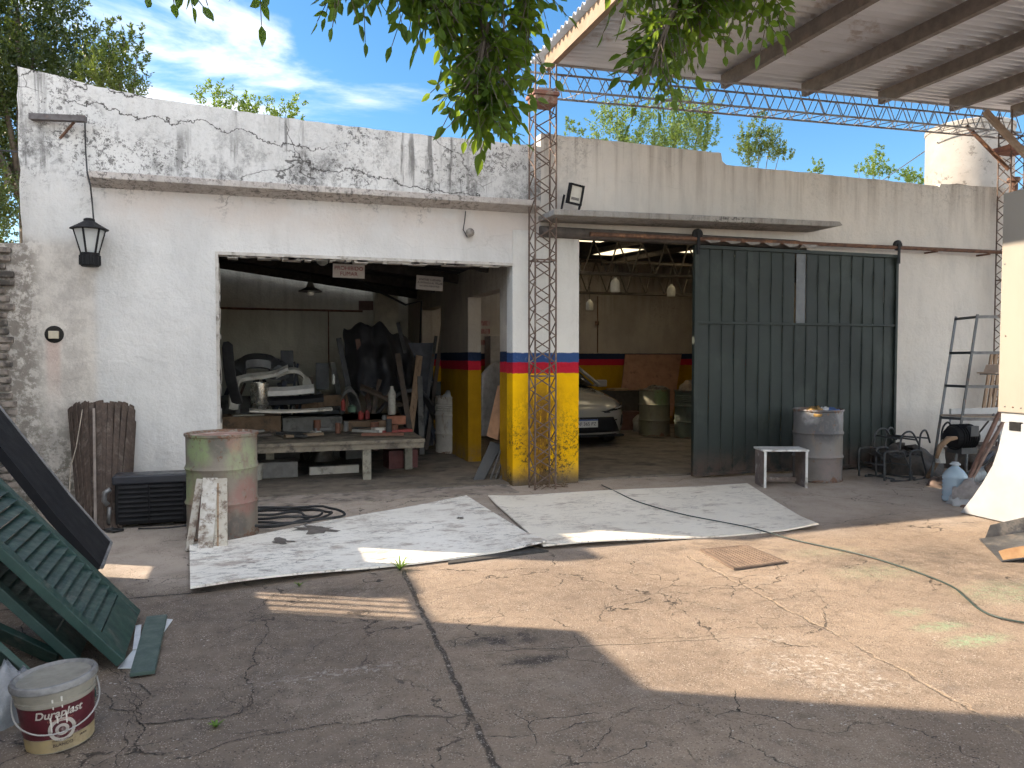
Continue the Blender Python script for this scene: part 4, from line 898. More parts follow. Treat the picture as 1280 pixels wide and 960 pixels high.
for k, (pa, pb, w, lab) in enumerate((((72, 828), (0, 792), .10, 'dark green plank in shadow under the shutters behind the paint bucket'), ((40, 862), (-20, 806), .16, 'broad green board behind the left side of the paint bucket'))):
    g0 = G(*pa); b = MB(); g1 = P(pb[0], pb[1], g0.y+.05); d = (g1-g0); b.bar(g0+Vector((0, 0, .02)), g0+d*2.0, .03, w, up=(.2, -.6, .8)); tag(b.build('green_plank', m_greenp, bevel=.003), lab, 'plank')
b = MB(); b.bar(G(150, 850, .02)+Vector((-.12, -.05, 0)), G(112, 868, .02), .05, .03); tag(b.build('green_batten', m_greenp), 'short dark green batten on the ground just right of the bucket', 'batten')
LN = T('black_liner', 'big black plastic panel with grey rim leaning behind the green shutter', 'panel', G(118, 715))
pA, pB = G(118, 716), G(134, 680); pB = pA+Vector((-.07, .78, 0))
k1 = P(80, 627, pB.y); k0 = P(-12, 512, pB.y+.05)
_e = Vector((0, 0, CAMH)); pA, pB, k1, k0 = [_e+(q_-_e)*.86 for q_ in (pA, pB, k1, k0)]
dirA = (k1-pB); dirB = (k0-k1)
b = MB(); v = (pA-pB); n1 = dirA.cross(v).normalized(); n1 = n1 if n1.z > 0 else -n1; n2 = dirB.cross(v).normalized(); n2 = n2 if n2.z > 0 else -n2
th = .05
lo_ = [pB, pB+dirA, pB+dirA+dirB]; up_ = [pB+n1*th, pB+dirA+n1*th, pB+dirA+dirB+n2*th]
for i in range(2):
    b.hexa([lo_[i], lo_[i+1], lo_[i+1]+v, lo_[i]+v], [up_[i], up_[i+1], up_[i+1]+v, up_[i]+v])
m_liner = M('scuffed black plastic', (.010, .0105, .013), (.016, .016, .018), .75, 0, 4, dirt=(.035, .035, .035), da=.1, spec=.12)
b.build('liner_panel', m_liner, LN)
b = MB(); b.tube([p+Vector((0, 0, 0)) for p in (up_[0]+v, up_[0], up_[1], up_[2])], .012, 6); b.build('liner_rim', M('grey worn rim', (.20, .19, .19), (.10, .1, .1), .6), LN)
b = MB(); b.box(-1.24, -1.06, 5.15, 5.75, 0, .19); tag(b.build('timber_block', M('dark timber', (.05, .04, .035), (.03, .025, .02), .85), bevel=.006), 'dark timber block hidden under the foot of the black panel', 'block')
# scraps
b = MB(); b.prism([G(147, 836, .005), G(165, 836, .005), G(176, 800, .005), G(171, 808, .005)], (0, 0, .004)); b.prism([G(196, 803, .004), G(216, 775, .004), G(206, 774, .004)], (0, 0, .004)); tag(b.build('white_offcut', M('white film', (.66, .68, .70), (.56, .58, .6), .6)), 'torn white plastic sheet scrap under the green strip near the shutter foot', 'offcut')
b = MB(); b.bar(G(173, 782, .02), G(170, 812, .012), .03, .008); tag(b.build('white_strip', M('white strip', (.66, .67, .69), (.5, .52, .55), .6)), 'narrow white strip between the shutter foot and the green strip', 'strip')
b = MB(); b.bar(G(196, 771, .03), G(178, 842, .02), .11, .02); tag(b.build('green_strip', M('grey green strip', (.06, .095, .08), (.045, .075, .065), .5), bevel=.003), 'short grey green plank lying on white scraps by the shutter', 'plank')

# paint bucket
bc = G(76, 925); BKT = T('paint_bucket', 'dirty white paint bucket with maroon label and wire handle in the near left corner', 'bucket', bc)
m_bk = M('bucket plastic', (.30, .275, .225), (.21, .195, .16), .45, sc=7, dirt=(.16, .14, .12), da=.35)
rb, rtp, Hb = .118, .142, .262
rad_ = lambda z: rb+(rtp-rb)*z/Hb
b = MB(); b.lathe([(rb-.01, 0), (rb, .004), (rad_(.19), .19), (rad_(.19)+.006, .192), (rad_(.195)+.006, .206), (rad_(.21), .208), (rad_(.225), .225), (rad_(.225)+.007, .227), (rtp+.006, .244), (rtp, .246), (rtp, Hb)], n=44); b.build('bucket_body', m_bk, BKT, smooth='angle', local=True)
b = MB(); b.lathe([(rtp+.004, .244), (rtp+.012, .248), (rtp+.013, .262), (rtp+.008, .272), (rtp-.002, .274), (rtp-.012, .262), (.0001, .258)], n=44, cap=False); b.build('bucket_lid', M('dusty lid', (.25, .245, .24), (.15, .147, .147), .75, sc=14, dirt=(.10, .095, .09), da=.6), BKT, smooth='angle', local=True)
tocam = math.atan2(-bc.y, -bc.x)
def band(name, z0, z1, mat, da=2.9, dr=.0012):
    b = MB(); b.grid(lambda u, w: ((rad_(z0+(z1-z0)*w)+dr)*math.cos(tocam+(u-.5)*da), (rad_(z0+(z1-z0)*w)+dr)*math.sin(tocam+(u-.5)*da), z0+(z1-z0)*w), 40, 2)
    return b.build(name, mat, BKT, smooth=True, local=True)
m_mar = M('maroon print', (.085, .009, .016), (.06, .008, .013), .45, sc=12, dirt=(.36, .3, .27), da=.2)
LBp = band('label', .062, .186, m_mar)
band('label_band', .008, .060, M('yellow cream print', (.36, .27, .12), (.30, .24, .15), .5, sc=6, dirt=(.2, .15, .08), da=.4))
m_ink = M('cream print', (.45, .42, .37), (.36, .33, .29), .6); m_inkd = M('dark print', (.08, .05, .04), rough=.6); m_inkr = M('orange print', (.35, .16, .05), rough=.6)
def bend(z0, dx=0, dr=.003, tilt=0):
    def f(co):
        zz = z0+co.y+tilt*(co.x); r = rad_(zz)+dr+co.z; a = tocam+(co.x+dx)/rad_(z0)
        return Vector((r*math.cos(a), r*math.sin(a), zz))
    return f
text('lettering', 'Duraplast', .042, m_ink, BKT, None, .0006, bend(.160, .005), shear=.25, offset=.0008)
text('lettering', 'LATEX  ACRILICO', .010, M('dull red print', (.34, .10, .08), rough=.6), BKT, None, .0006, bend(.134, .01), spacing=1.1)
text('lettering', 'BLANCO', .017, m_inkd, BKT, None, .0006, bend(.034, .01))
text('lettering', 'INTERIOR - EXTERIOR', .007, m_inkd, BKT, None, .0006, bend(.052, .01))
text('lettering', '20 KG', .011, m_inkd, BKT, None, .0006, bend(.045, .085))
def ringprint(r0, r1, z0, dx, mat, dr, gap=None):
    b = MB(); f = bend(z0, dx, dr)
    def fn(u, w):
        a = u*2*math.pi*(gap or 1)+.7; r = r0+(r1-r0)*w; return f(Vector((r*math.cos(a), r*math.sin(a), 0)))
    b.grid(fn, 36, 1); return b.build('label_emblem', mat, BKT, local=True)
ringprint(.034, .047, .094, .012, m_ink, .0026); ringprint(.022, .034, .094, .012, m_mar, .003); ringprint(.012, .023, .094, .012, m_ink, .0034); ringprint(.0005, .011, .094, .012, m_mar, .0038)
b = MB()
for dx, z0, ln in ((-.022, .15, .06), (.0, .152, .03), (.03, .16, .045), (.055, .17, .02), (-.01, .22, .04), (.02, .23, .05)):
    f = bend(z0-ln/2, dx, .0036); b.face([f(Vector((-.002, -ln/2, 0))), f(Vector((.002, -ln/2, 0))), f(Vector((.003, ln/2, 0))), f(Vector((-.003, ln/2, 0)))])
b.build('paint_drip', m_whitepl, BKT, local=True)
b = MB(); pts = []
for i in range(25):
    t = i/24; a = tocam-1.75+3.5*t; r = rad_(.2)+.012+.012*math.sin(t*math.pi); pts.append((r*math.cos(a), r*math.sin(a), .212-.118*math.sin(t*math.pi)**.8))
b.tube(pts, .0034, 6); b.build('handle', M('wire handle', (.45, .44, .42), (.3, .29, .28), .45, .3), BKT, smooth=True, local=True)
BKT.rotation_euler = (0, rad(-4), 0)
rag('plastic_wrap', G(18, 905)+Vector((-.05, .1, 0)), .13, .2, M('clear grey plastic', (.25, .26, .28), (.14, .15, .16), .3), 21, 'crumpled clear plastic wrap beside the bucket in the corner', 'plastic wrap')

# ------------------------------------------------------------------ right side clutter
PN = T('body_side_panel', 'tall white fibreglass body panel with a cutaway curved lower edge standing at the right', 'panel', (6.45, 5, 0))
s = NS('white gelcoat'); s.col(s.mix(s.rng(s.noise(s.pos, 1.5, 5), .3, .7), (.38, .40, .42), (.29, .30, .31))); s.rough(.6); m_gel = s.m
s = NS('cream gelcoat'); s.col(s.mix(s.mul(s.rng(s.noise(s.scl(s.pos, (1, 1, .3)), 2.5, 7), .4, .7), .5), (.31, .28, .235), (.25, .225, .19))); s.rough(.6); m_cream = s.m
xp = 6.45
pt = lambda px, py: PX(px, py, xp)
lowc = [pt(1200, 640)]
for px, py in ((1215, 622), (1228, 603), (1240, 582), (1247, 562), (1251, 545), (1255, 528)): lowc.append(pt(px, py))
zt_ = lowc[-1].z
b = MB(); poly = lowc+[Vector((xp, 3.6, zt_)), Vector((xp, 3.6, 0))]; poly[0].z = .012
b.prism(poly, (.09, 0, 0)); b.build('lower_skirt', m_gel, PN, bevel=.008)
u0, u1 = pt(1247, 515), pt(1254, 242)
b = MB(); b.prism([u0, u1, Vector((xp, 3.6, u1.z+.05)), Vector((xp, 3.6, u0.z))], (.05, 0, 0)); b.build('upper_panel', m_cream, PN, bevel=.01)
b = MB(); b.prism([Vector((xp+.02, u0.y-.02, zt_+.002)), Vector((xp+.02, u0.y-.02, u0.z-.002)), Vector((xp+.02, 3.6, u0.z-.002)), Vector((xp+.02, 3.6, zt_+.002))], (.05, 0, 0)); b.build('joint_strip', m_gel, PN)
a_, c2_ = pt(1262, 527), pt(1276, 535)
b = MB(); b.box(xp-.006, xp+.03, c2_.y, a_.y, c2_.z-.03, a_.z); b.build('handle_recess', m_blk, PN)
for px, py in ((1256, 508), (1266, 509), (1276, 510), (1256, 330), (1257, 420)):
    b = MB(); b.lathe([(.008, -.004), (.008, .002), (.003, .005)], pt(px, py)+Vector((-.001, 0, 0)), 8, M=Matrix.Rotation(rad(-90), 3, 'Y')); b.build('rivet', m_greysteel, PN)
# rusty trough
TR = T('metal_trough', 'dark folded metal trough with worn orange edge lying at the right border', 'trough', G(1225, 680))
p0, p1 = G(1224, 675), G(1252, 703); d = Vector((.93, -.36, .16)).normalized(); L2 = 1.3
b = MB(); b.hexa([p0, p0+Vector((0, 0, .012)), p1+Vector((0, 0, .012)), p1], [p0+d*L2, p0+d*L2+Vector((0, 0, .012)), p1+d*L2+Vector((0, 0, .012)), p1+d*L2])
b.hexa([p0+Vector((.06, 0, .012)), p0+Vector((.10, -.03, .012)), p0+Vector((.19, .0, .11)), p0+Vector((.15, .03, .11))], [p0+d*L2+Vector((.06, 0, .02)), p0+d*L2+Vector((.10, -.03, .02)), p0+d*L2+Vector((.13, .05, .2)), p0+d*L2+Vector((.09, .08, .2))])
b.build('trough_body', M('black scuffed steel', (.05, .05, .055), (.09, .09, .09), .45, .3, 8, dirt=(.2, .18, .16), da=.3), TR, bevel=.003)
b = MB(); q0 = p1+Vector((.02, .0, .0)); b.hexa([q0, q0+Vector((.0, .05, .07)), q0+Vector((.06, .03, .09)), q0+Vector((.12, -.05, .02))], [v_+d*L2*.9+Vector((0, 0, .04)) for v_ in (q0, q0+Vector((.0, .05, .07)), q0+Vector((.06, .03, .09)), q0+Vector((.12, -.05, .02)))]); b.build('trough_flange', M('worn orange paint', (.50, .30, .14), (.38, .20, .09), .6, sc=9, dirt=(.08, .06, .05), da=.5), TR, bevel=.01)

# slotted angle rack
RK = T('steel_rack', 'leaning dark steel rack of slotted angle posts against the right wall', 'rack', G(1175, 600))
P1b, P1t = G(1163, 605), P(1195, 396, 7.75); P2b, P2t = G(1190, 606), P(1222, 393, 7.25)
P3t = P1t+Vector((1.1, -.55, .02)); P4t = P2t+Vector((1.1, -.55, .02))
for pb_, pt_ in ((P1b, P1t), (P2b, P2t)):
    b = MB(); b.bar(pb_, pt_, .036, .006, up=(0, 1, 0)); b.bar(pb_+Vector((.018, .016, 0)), pt_+Vector((.018, .016, 0)), .006, .036, up=(0, 1, 0)); b.build('post', m_darksteel, RK)
for t in (0.015, .23, .43, .62, .985):
    z1 = P1t.lerp(P1b, t); z2 = P2t.lerp(P2b, t); b = MB(); b.bar(z1, z2, .008, .032); b.build('shelf_end_bar', m_darksteel, RK)
    b = MB(); b.bar(z2, z2+Vector((1.0, -.5, .0)), .008, .036); b.build('shelf_front_bar', m_greysteel, RK)
t = .62; z1 = P1t.lerp(P1b, t); z2 = P2t.lerp(P2b, t)
b = MB(); b.prism([z1+Vector((0, 0, .02)), z2+Vector((0, 0, .02)), z2+Vector((.95, -.47, .02)), z1+Vector((.95, -.2, .02))], (0, 0, .02)); tag(b.build('shelf_board', M('dusty shelf board', (.38, .31, .24), (.27, .21, .16), .85)), 'dusty brown board lying on the lower shelf of the leaning rack', 'board')
t = .80; z1 = P1t.lerp(P1b, t); z2 = P2t.lerp(P2b, t)
b = MB(); b.prism([z1+Vector((0, 0, .0)), z2+Vector((0, 0, .0)), z2+Vector((.95, -.47, .0)), z1+Vector((.95, -.2, .0))], (0, 0, .02)); tag(b.build('shelf_board', M('grimy shelf board', (.22, .17, .13), (.15, .11, .09), .85)), 'grimy board on the bottom shelf of the rack below the motor', 'board')
p = P(1243, 462, 6.9); b = MB(); b.box(p.x-.16, p.x+.2, 6.75, 7.0, p.z-.045, p.z-.03); b.hexa([(p.x-.08, 6.78, p.z-.03), (p.x+.2, 6.78, p.z-.03), (p.x+.2, 6.98, p.z-.03), (p.x-.08, 6.98, p.z-.03)], [(p.x-.06, 6.8, p.z+.06), (p.x+.2, 6.8, p.z+.06), (p.x+.2, 6.96, p.z+.06), (p.x-.06, 6.96, p.z+.06)])
TRY = tag(b.build('cream_tray', M('peach plastic', (.62, .47, .35), (.5, .37, .27), .5), bevel=.006), 'peach coloured moulded tray resting on the rack by the white panel', 'tray')
b = MB(); b.bar((p.x+.2, 6.9, p.z-.06), (p.x+.25, 6.9, 0), .03); b.bar((p.x-.1, 7.0, p.z-.046), (p.x+.9, 6.6, p.z-.06), .03); tag(b.build('rack_stay', m_greysteel), 'thin steel stay carrying the peach tray', 'stay')
for k in range(4):
    x = 1232+k*6; b = MB(); b.bar(G(x+2, 590)+Vector((.6, .7, 0)), P(x+8, 440, 8.3), .05, .02, up=(0, 1, 0))
    tag(b.build('upright_plank', m_woodz), ('darkest leftmost', 'second from the left', 'third from the left', 'rightmost')[k]+' of the four thin brown planks standing behind the rack', 'plank', 'thin planks standing behind the rack')
# motor on the rack
MO = T('electric_motor', 'dark finned motor lump on the bottom shelf of the rack', 'motor', P(1203, 548, 7.1))
mc = P(1203, 546, 7.05); ry90 = Matrix.Rotation(rad(90), 3, 'Y')
b = MB(); b.lathe([(.05, -.2), (.12, -.18), (.14, -.12), (.14, .1), (.10, .17), (.04, .2)], mc, 18, M=ry90); b.build('motor_body', m_blk, MO)
b = MB()
for i in range(7): b.lathe([(.155, -.004), (.155, .004)], mc+Vector((-.12+i*.035, 0, 0)), 18, M=ry90)
b.build('cooling_fin', m_blk, MO)
b = MB(); b.box(mc.x-.12, mc.x+.12, mc.y-.1, mc.y+.1, mc.z-.19, mc.z-.12); b.box(mc.x-.05, mc.x+.07, mc.y-.16, mc.y-.1, mc.z+.02, mc.z+.14); b.build('motor_base', m_darksteel, MO)
b = MB(); p = P(1192, 560, 6.95)
b.tube([p+Vector((-.2, .05, -.12)), p+Vector((-.17, .03, .02)), p+Vector((-.08, 0, .11)), p+Vector((.02, -.02, .12))], [.02, .03, .035, .02], 8); tag(b.build('bent_wood', m_wood, smooth=True), 'curved piece of brown wood leaning beside the finned motor', 'wood')
rag('white_bottle', P(1176, 566, 7.2)-Vector((0, 0, .12)), .05, .2, m_whitepl, 31, 'small white bottle behind the left post of the rack', 'bottle')
b = MB(); p = P(1180, 540, 7.5); b.tube(smoothpath([p+Vector((-.02, 0, -.3)), p+Vector((-.04, 0, -.1)), p+Vector((-.02, 0, .05)), p+Vector((.06, 0, .12)), p+Vector((.14, 0, .05)), p+Vector((.2, -.02, .03))]), .013, 6); tag(b.build('black_hose', m_rubber, smooth=True), 'bent black hose hooked over the rack end beside the shelf board', 'hose')
b = MB(); p = P(1215, 535, 7.6); b.box(p.x-.35, p.x+.75, 7.6, 7.63, .42, .86); tag(b.build('hardboard_sheet', M('pale grey panel', (.50, .49, .47), (.42, .41, .4), .7)), 'pale grey flat panel standing behind the lower rack shelf', 'panel')
# chair frames
for k, (cx, cy, ry, lab) in enumerate(((1122, 602, 0, 'tangled tubular chair frame nearest the green door'), (1147, 600, .35, 'second tubular chair frame tipped against the rack foot'))):
    g = G(cx, cy); CF = T('chair_frame', lab, 'chair frame', g, ry, 'bare tubular chair frames by the rack')
    for yy in (0, .42):
        b = MB(); b.tube(smoothpath([Vector((-.20, yy, .02)), Vector((-.21, yy, .30)), Vector((-.17, yy, .37)), Vector((.06, yy, .36)), Vector((.10, yy, .30)), Vector((.22, yy, .02)), Vector((-.10, yy, .015))], 3), .013, 7); b.build('side_loop', m_darksteel, CF, smooth=True, local=True)
        b = MB(); b.tube(smoothpath([Vector((.02, yy, .36)), Vector((.06, yy, .56)), Vector((.20, yy, .60)), Vector((.32, yy, .44))], 5), .012, 7); b.build('back_tube', m_darksteel, CF, smooth=True, local=True)
    b = MB()
    for (x, z) in ((-.18, .2), (.1, .3), (.05, .52), (.28, .5), (-.05, .03)):
        b = MB(); b.tube([(x, 0, z), (x, .42, z)], .011, 6); b.build('cross_bar', m_darksteel, CF, smooth=True, local=True)
    b = MB()
    b = MB(); b.grid(lambda u, w: (-.1+.28*u, .02+.38*w, .33-.05*math.sin(u*3)+.02*math.sin(w*12)), 8, 8); b.build('torn_seat', M('torn black webbing', (.04, .04, .045), (.09, .085, .08), .8), CF, local=True)
rag('scrap_heap', G(1150, 594)+Vector((.1, .35, 0)), .42, .3, M('dark scrap heap', (.06, .055, .05), (.12, .1, .085), .7, sc=18, bump=.5), 41, 'low dark heap of metal scrap behind the chair frames', 'scrap')
rag('scrap_heap', G(1222, 590)+Vector((.2, .25, 0)), .40, .34, M('brown scrap heap', (.075, .065, .055), (.14, .11, .09), .7, sc=18, bump=.5), 42, 'brown scrap heap under the bottom shelf of the rack', 'scrap')
for k, (a0_, a1_, yy, w, mm, lab) in enumerate((
    ((1205, 612), (1253, 508), 6.7, .045, M('rusty angle', (.26, .15, .11), (.17, .1, .075), .8, .1), 'rust red angle bar leaning steeply left of the white panel'),
    ((1210, 609), (1258, 520), 6.45, .04, M('pinkish pipe', (.40, .28, .23), (.28, .19, .15), .7), 'pinkish bar leaning just right of the rust red angle'),
    ((1192, 582), (1242, 518), 7.0, .035, m_greysteel, 'thin grey bar slanting behind the rust red angle'),
    ((1222, 594), (1276, 538), 6.3, .04, M('pale pipe', (.45, .43, .41), (.34, .32, .3), .5, .3), 'pale grey pipe slanting low towards the white panel'),
    ((1230, 594), (1245, 575), 6.25, .025, m_pale, 'short pale stick among the leaning bars'),
    ((1160, 598), (1180, 560), 7.3, .06, m_wood, 'short brown plank slanting left of the rack post'))):
    g0 = G(*a0_); g1 = P(a1_[0], a1_[1], yy); b = MB(); b.bar(g0+Vector((0, 0, .01)), g1, w, w*.6, up=(0, 1, 0)); tag(b.build('leaning_bar', mm, bevel=.003), lab, 'bar')
b = MB(); p0 = G(1198, 640); 
b.prism([G(1197, 606, .0)+Vector((0, 0, .12)), G(1206, 612)+Vector((0, 0, .12)), G(1212, 636), G(1200, 634)], (.05, .03, .02)); tag(b.build('brown_block', M('brown board end', (.17, .10, .07), (.12, .075, .055), .8)), 'upright brown board end beside the plastic jug', 'board')
rag('grey_sack', G(1222, 634)+Vector((.08, .12, 0)), .2, .23, M('dusty sack', (.40, .36, .33), (.26, .23, .21), .8), 44, 'dusty grey sack slumped behind the tip of the white panel', 'sack')
b = MB(); b.grid(lambda u, w: G(1213+52*u, 612-18*u)+Vector((.0+.02*w, .1*w, .06+.14*math.sin(w*2.6)+.02*u)), 8, 6); tag(b.build('curved_gutter', M('grey curved sheet', (.24, .25, .26), (.17, .175, .18), .5, .2), smooth=True, solid=.006), 'curved grey metal sheet lying across the grey sack', 'metal sheet')
b = MB(); b.prism([P(1232, 585, 6.3), P(1252, 570, 6.3), P(1262, 578, 6.3), P(1258, 590, 6.3), P(1240, 600, 6.3)], (.03, .05, 0)); tag(b.build('broken_board', M('broken brown board', (.20, .13, .09), (.14, .09, .065), .85)), 'broken brown board jammed among the bars by the panel', 'board')
b = MB(); b.prism([P(1262, 530, 6.1), P(1274, 540, 6.1), P(1262, 600, 6.1), P(1247, 580, 6.1), P(1252, 556, 6.1)], (.03, .03, 0)); tag(b.build('grey_sheet', M('dull zinc', (.33, .32, .33), (.26, .25, .26), .5, .3)), 'dull grey sheet standing behind the curved edge of the white panel', 'metal sheet')
rag('brown_stone', G(1170, 608)+Vector((.05, 0, 0)), .13, .09, M('brown lump', (.17, .12, .1), (.1, .075, .06), .9), 45, 'brown lump on the ground at the foot of the rack post', 'lump')
# plastic jug
JG = T('water_jug', 'clear blue plastic water jug standing before the rack', 'jug', G(1193, 627))
s = NS('clear blue plastic'); s.col((.42, .54, .62)); s.rough(.15); s.p.inputs['Alpha'].default_value = .72; m_jug = s.m
b = MB(); pr = [(.03, 0), (.115, .008), (.12, .03)]
for i in range(5): z = .05+i*.04; pr += [(.122, z), (.112, z+.02)]
pr += [(.122, .25), (.118, .28), (.085, .33), (.045, .365), (.034, .375), (.034, .395)]
b.lathe(pr, (0, 0, 0), 24); b.build('jug_body', m_jug, JG, smooth=True, local=True)
b = MB(); b.lathe([(.05, .388), (.052, .392), (.052, .402), (.036, .405), (.036, .418)], (0, 0, 0), 20); b.build('jug_collar', M('pale blue cap', (.5, .56, .6), rough=.4), JG, local=True)
rag('clear_bag', G(1190, 628)+Vector((.0, -.12, 0)), .13, .10, M('clear film', (.50, .50, .49), (.36, .36, .36), .3), 47, 'crumpled clear plastic bag at the foot of the water jug', 'bag')

# ------------------------------------------------------------------ inside the left bay
WBK = T('workbench', 'low broad workbench cluttered with parts in the left bay', 'workbench', (.85, 9.6, .022))
m_bench = M('oily bench top', (.22, .185, .135), (.13, .11, .08), .7, 0, 4, dirt=(.05, .04, .03), da=.6, world=True)
BT = .505
b = MB(); b.prism([(-1.2, 9.42, BT-.04), (1.93, 9.42, BT-.04), (1.98, 11.3, BT-.04), (-1.2, 11.3, BT-.04)], (0, 0, .04)); b.build('bench_top', m_bench, WBK, bevel=.004)
b = MB(); b.box(-1.2, 1.92, 9.44, 9.49, BT-.11, BT-.042); b.build('apron', m_bench, WBK)
for x, y in ((1.22, 9.5), (1.86, 10.2), (-.9, 9.5), (1.86, 11.1), (-.9, 11.1), (.1, 10.2)):
    b = MB(); b.box(x-.05, x+.05, y-.05+.02, y+.05+.02, .023, BT-.043); b.build('leg', M('grimy bench leg', (.30, .28, .22), (.2, .185, .15), .8, dirt=(.1, .08, .06), da=.4), WBK)
def boxthing(name, c, sz, rz, mat, label, cat, bev=.004):
    b = MB(); b.obox(Vector(c)+Vector((0, 0, sz[2]/2)), sz, Matrix.Rotation(rz, 3, 'Z')); return tag(b.build(name, mat, bevel=bev), label, cat)
def onbench(px, py, dz=0):       # a point of the bench top, or of the crates at its back, seen at this pixel
    g = G(px, py, BT+.001+dz); return g if g.y < 10.75 else P(px, py, 10.95)
m_dull = M('dull cream part', (.42, .40, .34), (.32, .30, .26), .5, 0, 6, dirt=(.12, .1, .08), da=.35)
ply = onbench(470, 541)
b = MB(); b.prism([onbench(345, 537), onbench(458, 537), onbench(500, 518), onbench(350, 520)], (0, 0, .018)); tag(b.build('bench_board', m_bench), 'thin tan board flat on the middle of the workbench', 'board')
b = MB(); b.prism([onbench(300, 548), onbench(340, 545), onbench(338, 540), onbench(298, 541)], (0, 0, .03)); tag(b.build('bench_board', M('dark offcut', (.12, .10, .08))), 'dark offcut at the left front end of the workbench', 'board')
c = onbench(325, 512); b = MB(); b.lathe([(.001, .0), (.115, 0), (.12, .01), (.12, .36), (.125, .365), (.115, .365), (.11, .05), (.001, .05)], c, 28, cap=False); tag(b.build('steel_pot', M('polished steel pot', (.55, .52, .46), (.42, .40, .35), .25, .85), smooth='angle'), 'tall shiny steel cylinder pot on the left of the bench', 'pot')
m_cl_ = M('grey crate', (.13, .125, .11), (.09, .085, .075), .8, 0, 6, dirt=(.04, .035, .03), da=.5)
for k, (x0, x1, h, mm, lab) in enumerate(((-.55, .25, .23, m_card, 'wide flat brown carton under the steel pot at the back of the bench'), (.27, 1.05, .20, m_dull, 'grey flat crate at the back middle of the bench'), (1.07, 1.72, .13, m_card, 'low brown carton at the back right of the bench'))):
    boxthing('flat_box', ((x0+x1)/2, 10.97, BT+.001), (x1-x0, .5, h), 0, mm if mm is m_card else m_cl_, lab, 'box')
# loose bumpers and mouldings heaped on the bench
def strip(pts, w, h, name, mat, label, cat):
    b = MB(); pts = smoothpath([Vector(p) for p in pts], 5)
    n = len(pts); ring = []
    for i, p in enumerate(pts):
        d = (pts[min(n-1, i+1)]-pts[max(0, i-1)]).normalized(); sd = d.cross(Vector((0, 0, 1))).normalized()
        ring.append([b.b.verts.new(p+sd*a*w+Vector((0, 0, c*h))) for a, c in ((-.5, -.3), (-.35, .4), (.1, .5), (.5, .1), (.5, -.4), (0, -.5))])
    for r0, r1 in zip(ring, ring[1:]):
        for k in range(6): b.b.faces.new((r0[k], r0[(k+1) % 6], r1[(k+1) % 6], r1[k]))
    b.b.faces.new(ring[0][::-1]); b.b.faces.new(ring[-1])
    return tag(b.build(name, mat, smooth='angle'), label, cat)
Y1 = 11.4
strip([P(292, 508, 10.8), P(293, 480, 10.9), P(303, 473, 11.0), P(340, 468, 11.1), P(360, 460, 11.1)], .12, .10, 'bumper', m_dull, 'grey bent bumper standing at the left end of the bench', 'bumper')
strip([P(345, 470, 11.2), P(358, 464, 11.2), P(372, 464, 11.2), P(382, 474, 11.2), P(386, 486, 11.1)], .14, .09, 'arch_moulding', m_dull, 'arched grey wheel moulding on the heap behind the bench', 'moulding')
strip([P(332, 490, 11.0), P(360, 489, 11.0), P(392, 486, 11.0)], .22, .13, 'bumper', M('pale bumper', (.55, .53, .48), (.42, .40, .36), .4), 'pale straight bumper lying across the heap on the bench', 'bumper')
strip([P(293, 470, 11.6), P(303, 455, 11.7), P(322, 451, 11.7), P(343, 455, 11.7), P(350, 466, 11.6)], .3, .22, 'fender', M('black fender', (.04, .04, .043), (.06, .06, .06), .35), 'black curved car fender behind the bumpers', 'fender')
strip([P(284, 432, 9.35), P(288, 470, 9.4), P(296, 500, 9.5)], .14, .1, 'door_seal', m_rubber, 'black strip hanging beside the left jamb of the bay', 'strip')
strip([onbench(357, 545), onbench(375, 540), onbench(398, 541)], .12, .05, 'trim_piece', M('white trim', (.62, .60, .55), (.5, .48, .44), .4), 'white curved trim piece at the front edge of the bench', 'trim')
strip([P(312, 513, 10.6), P(360, 514, 10.6), P(415, 511, 10.6)], .16, .05, 'rocker_trim', m_pale, 'long dull sill moulding across the middle of the bench', 'moulding')
strip([P(330, 502, 11), P(375, 500, 11), P(404, 497, 11)], .2, .12, 'black_bumper', m_blk, 'black bumper under the pale one on the bench heap', 'bumper')
boxthing('carton', onbench(413, 512)+Vector((0, .5, .02)), (.34, .22, .16), .5, m_card, 'brown carton leaning on the heap at the middle of the bench', 'carton')
boxthing('carton', onbench(398, 515)+Vector((-.05, .35, .0)), (.26, .2, .13), -.5, M('dark carton', (.2, .13, .08), (.15, .1, .06), .85), 'darker small carton left of the brown carton', 'carton')
boxthing('orange_box', onbench(492, 530), (.30, .2, .12), .1, M('orange box', (.40, .16, .09), (.28, .11, .06), .7), 'orange tool box on the right side of the bench', 'box')
boxthing('red_tray', onbench(495, 540), (.42, .16, .035), .06, m_redp, 'flat red tray before the orange box', 'tray')
boxthing('green_box', onbench(470, 535), (.09, .09, .12), .2, M('green box', (.18, .28, .2), (.12, .2, .14), .6), 'small green carton left of the orange box', 'carton')
boxthing('white_tub', onbench(474, 541), (.18, .12, .07), .3, m_pale, 'pale tub at the right front of the bench', 'tub')
for k, (px, py, h, r, mm, lab) in enumerate(((429, 513, .16, .03, m_redp, 'slim red bottle at the middle of the bench'), (451, 524, .12, .04, m_redp, 'short red can behind the pale tub'), (459, 524, .13, .035, M('maroon can', (.2, .03, .03)), 'maroon can right of the short red can'), (490, 518, .40, .055, m_dull, 'tall grey cylinder at the back right of the bench'), (417, 491, .14, .02, m_whitepl, 'small white nozzle bottle on the heap'), (440, 515, .1, .06, M('green can', (.10, .17, .11)), 'dull green tin among the cans'))):
    c = onbench(px, py) if k != 4 else P(417, 480, 11.0); b = MB(); b.lathe([(r*.9, 0), (r, .01), (r, h*.75), (r*.5, h*.88), (r*.45, h)], c, 16); tag(b.build('bottle', mm, smooth='angle'), lab, 'bottle')
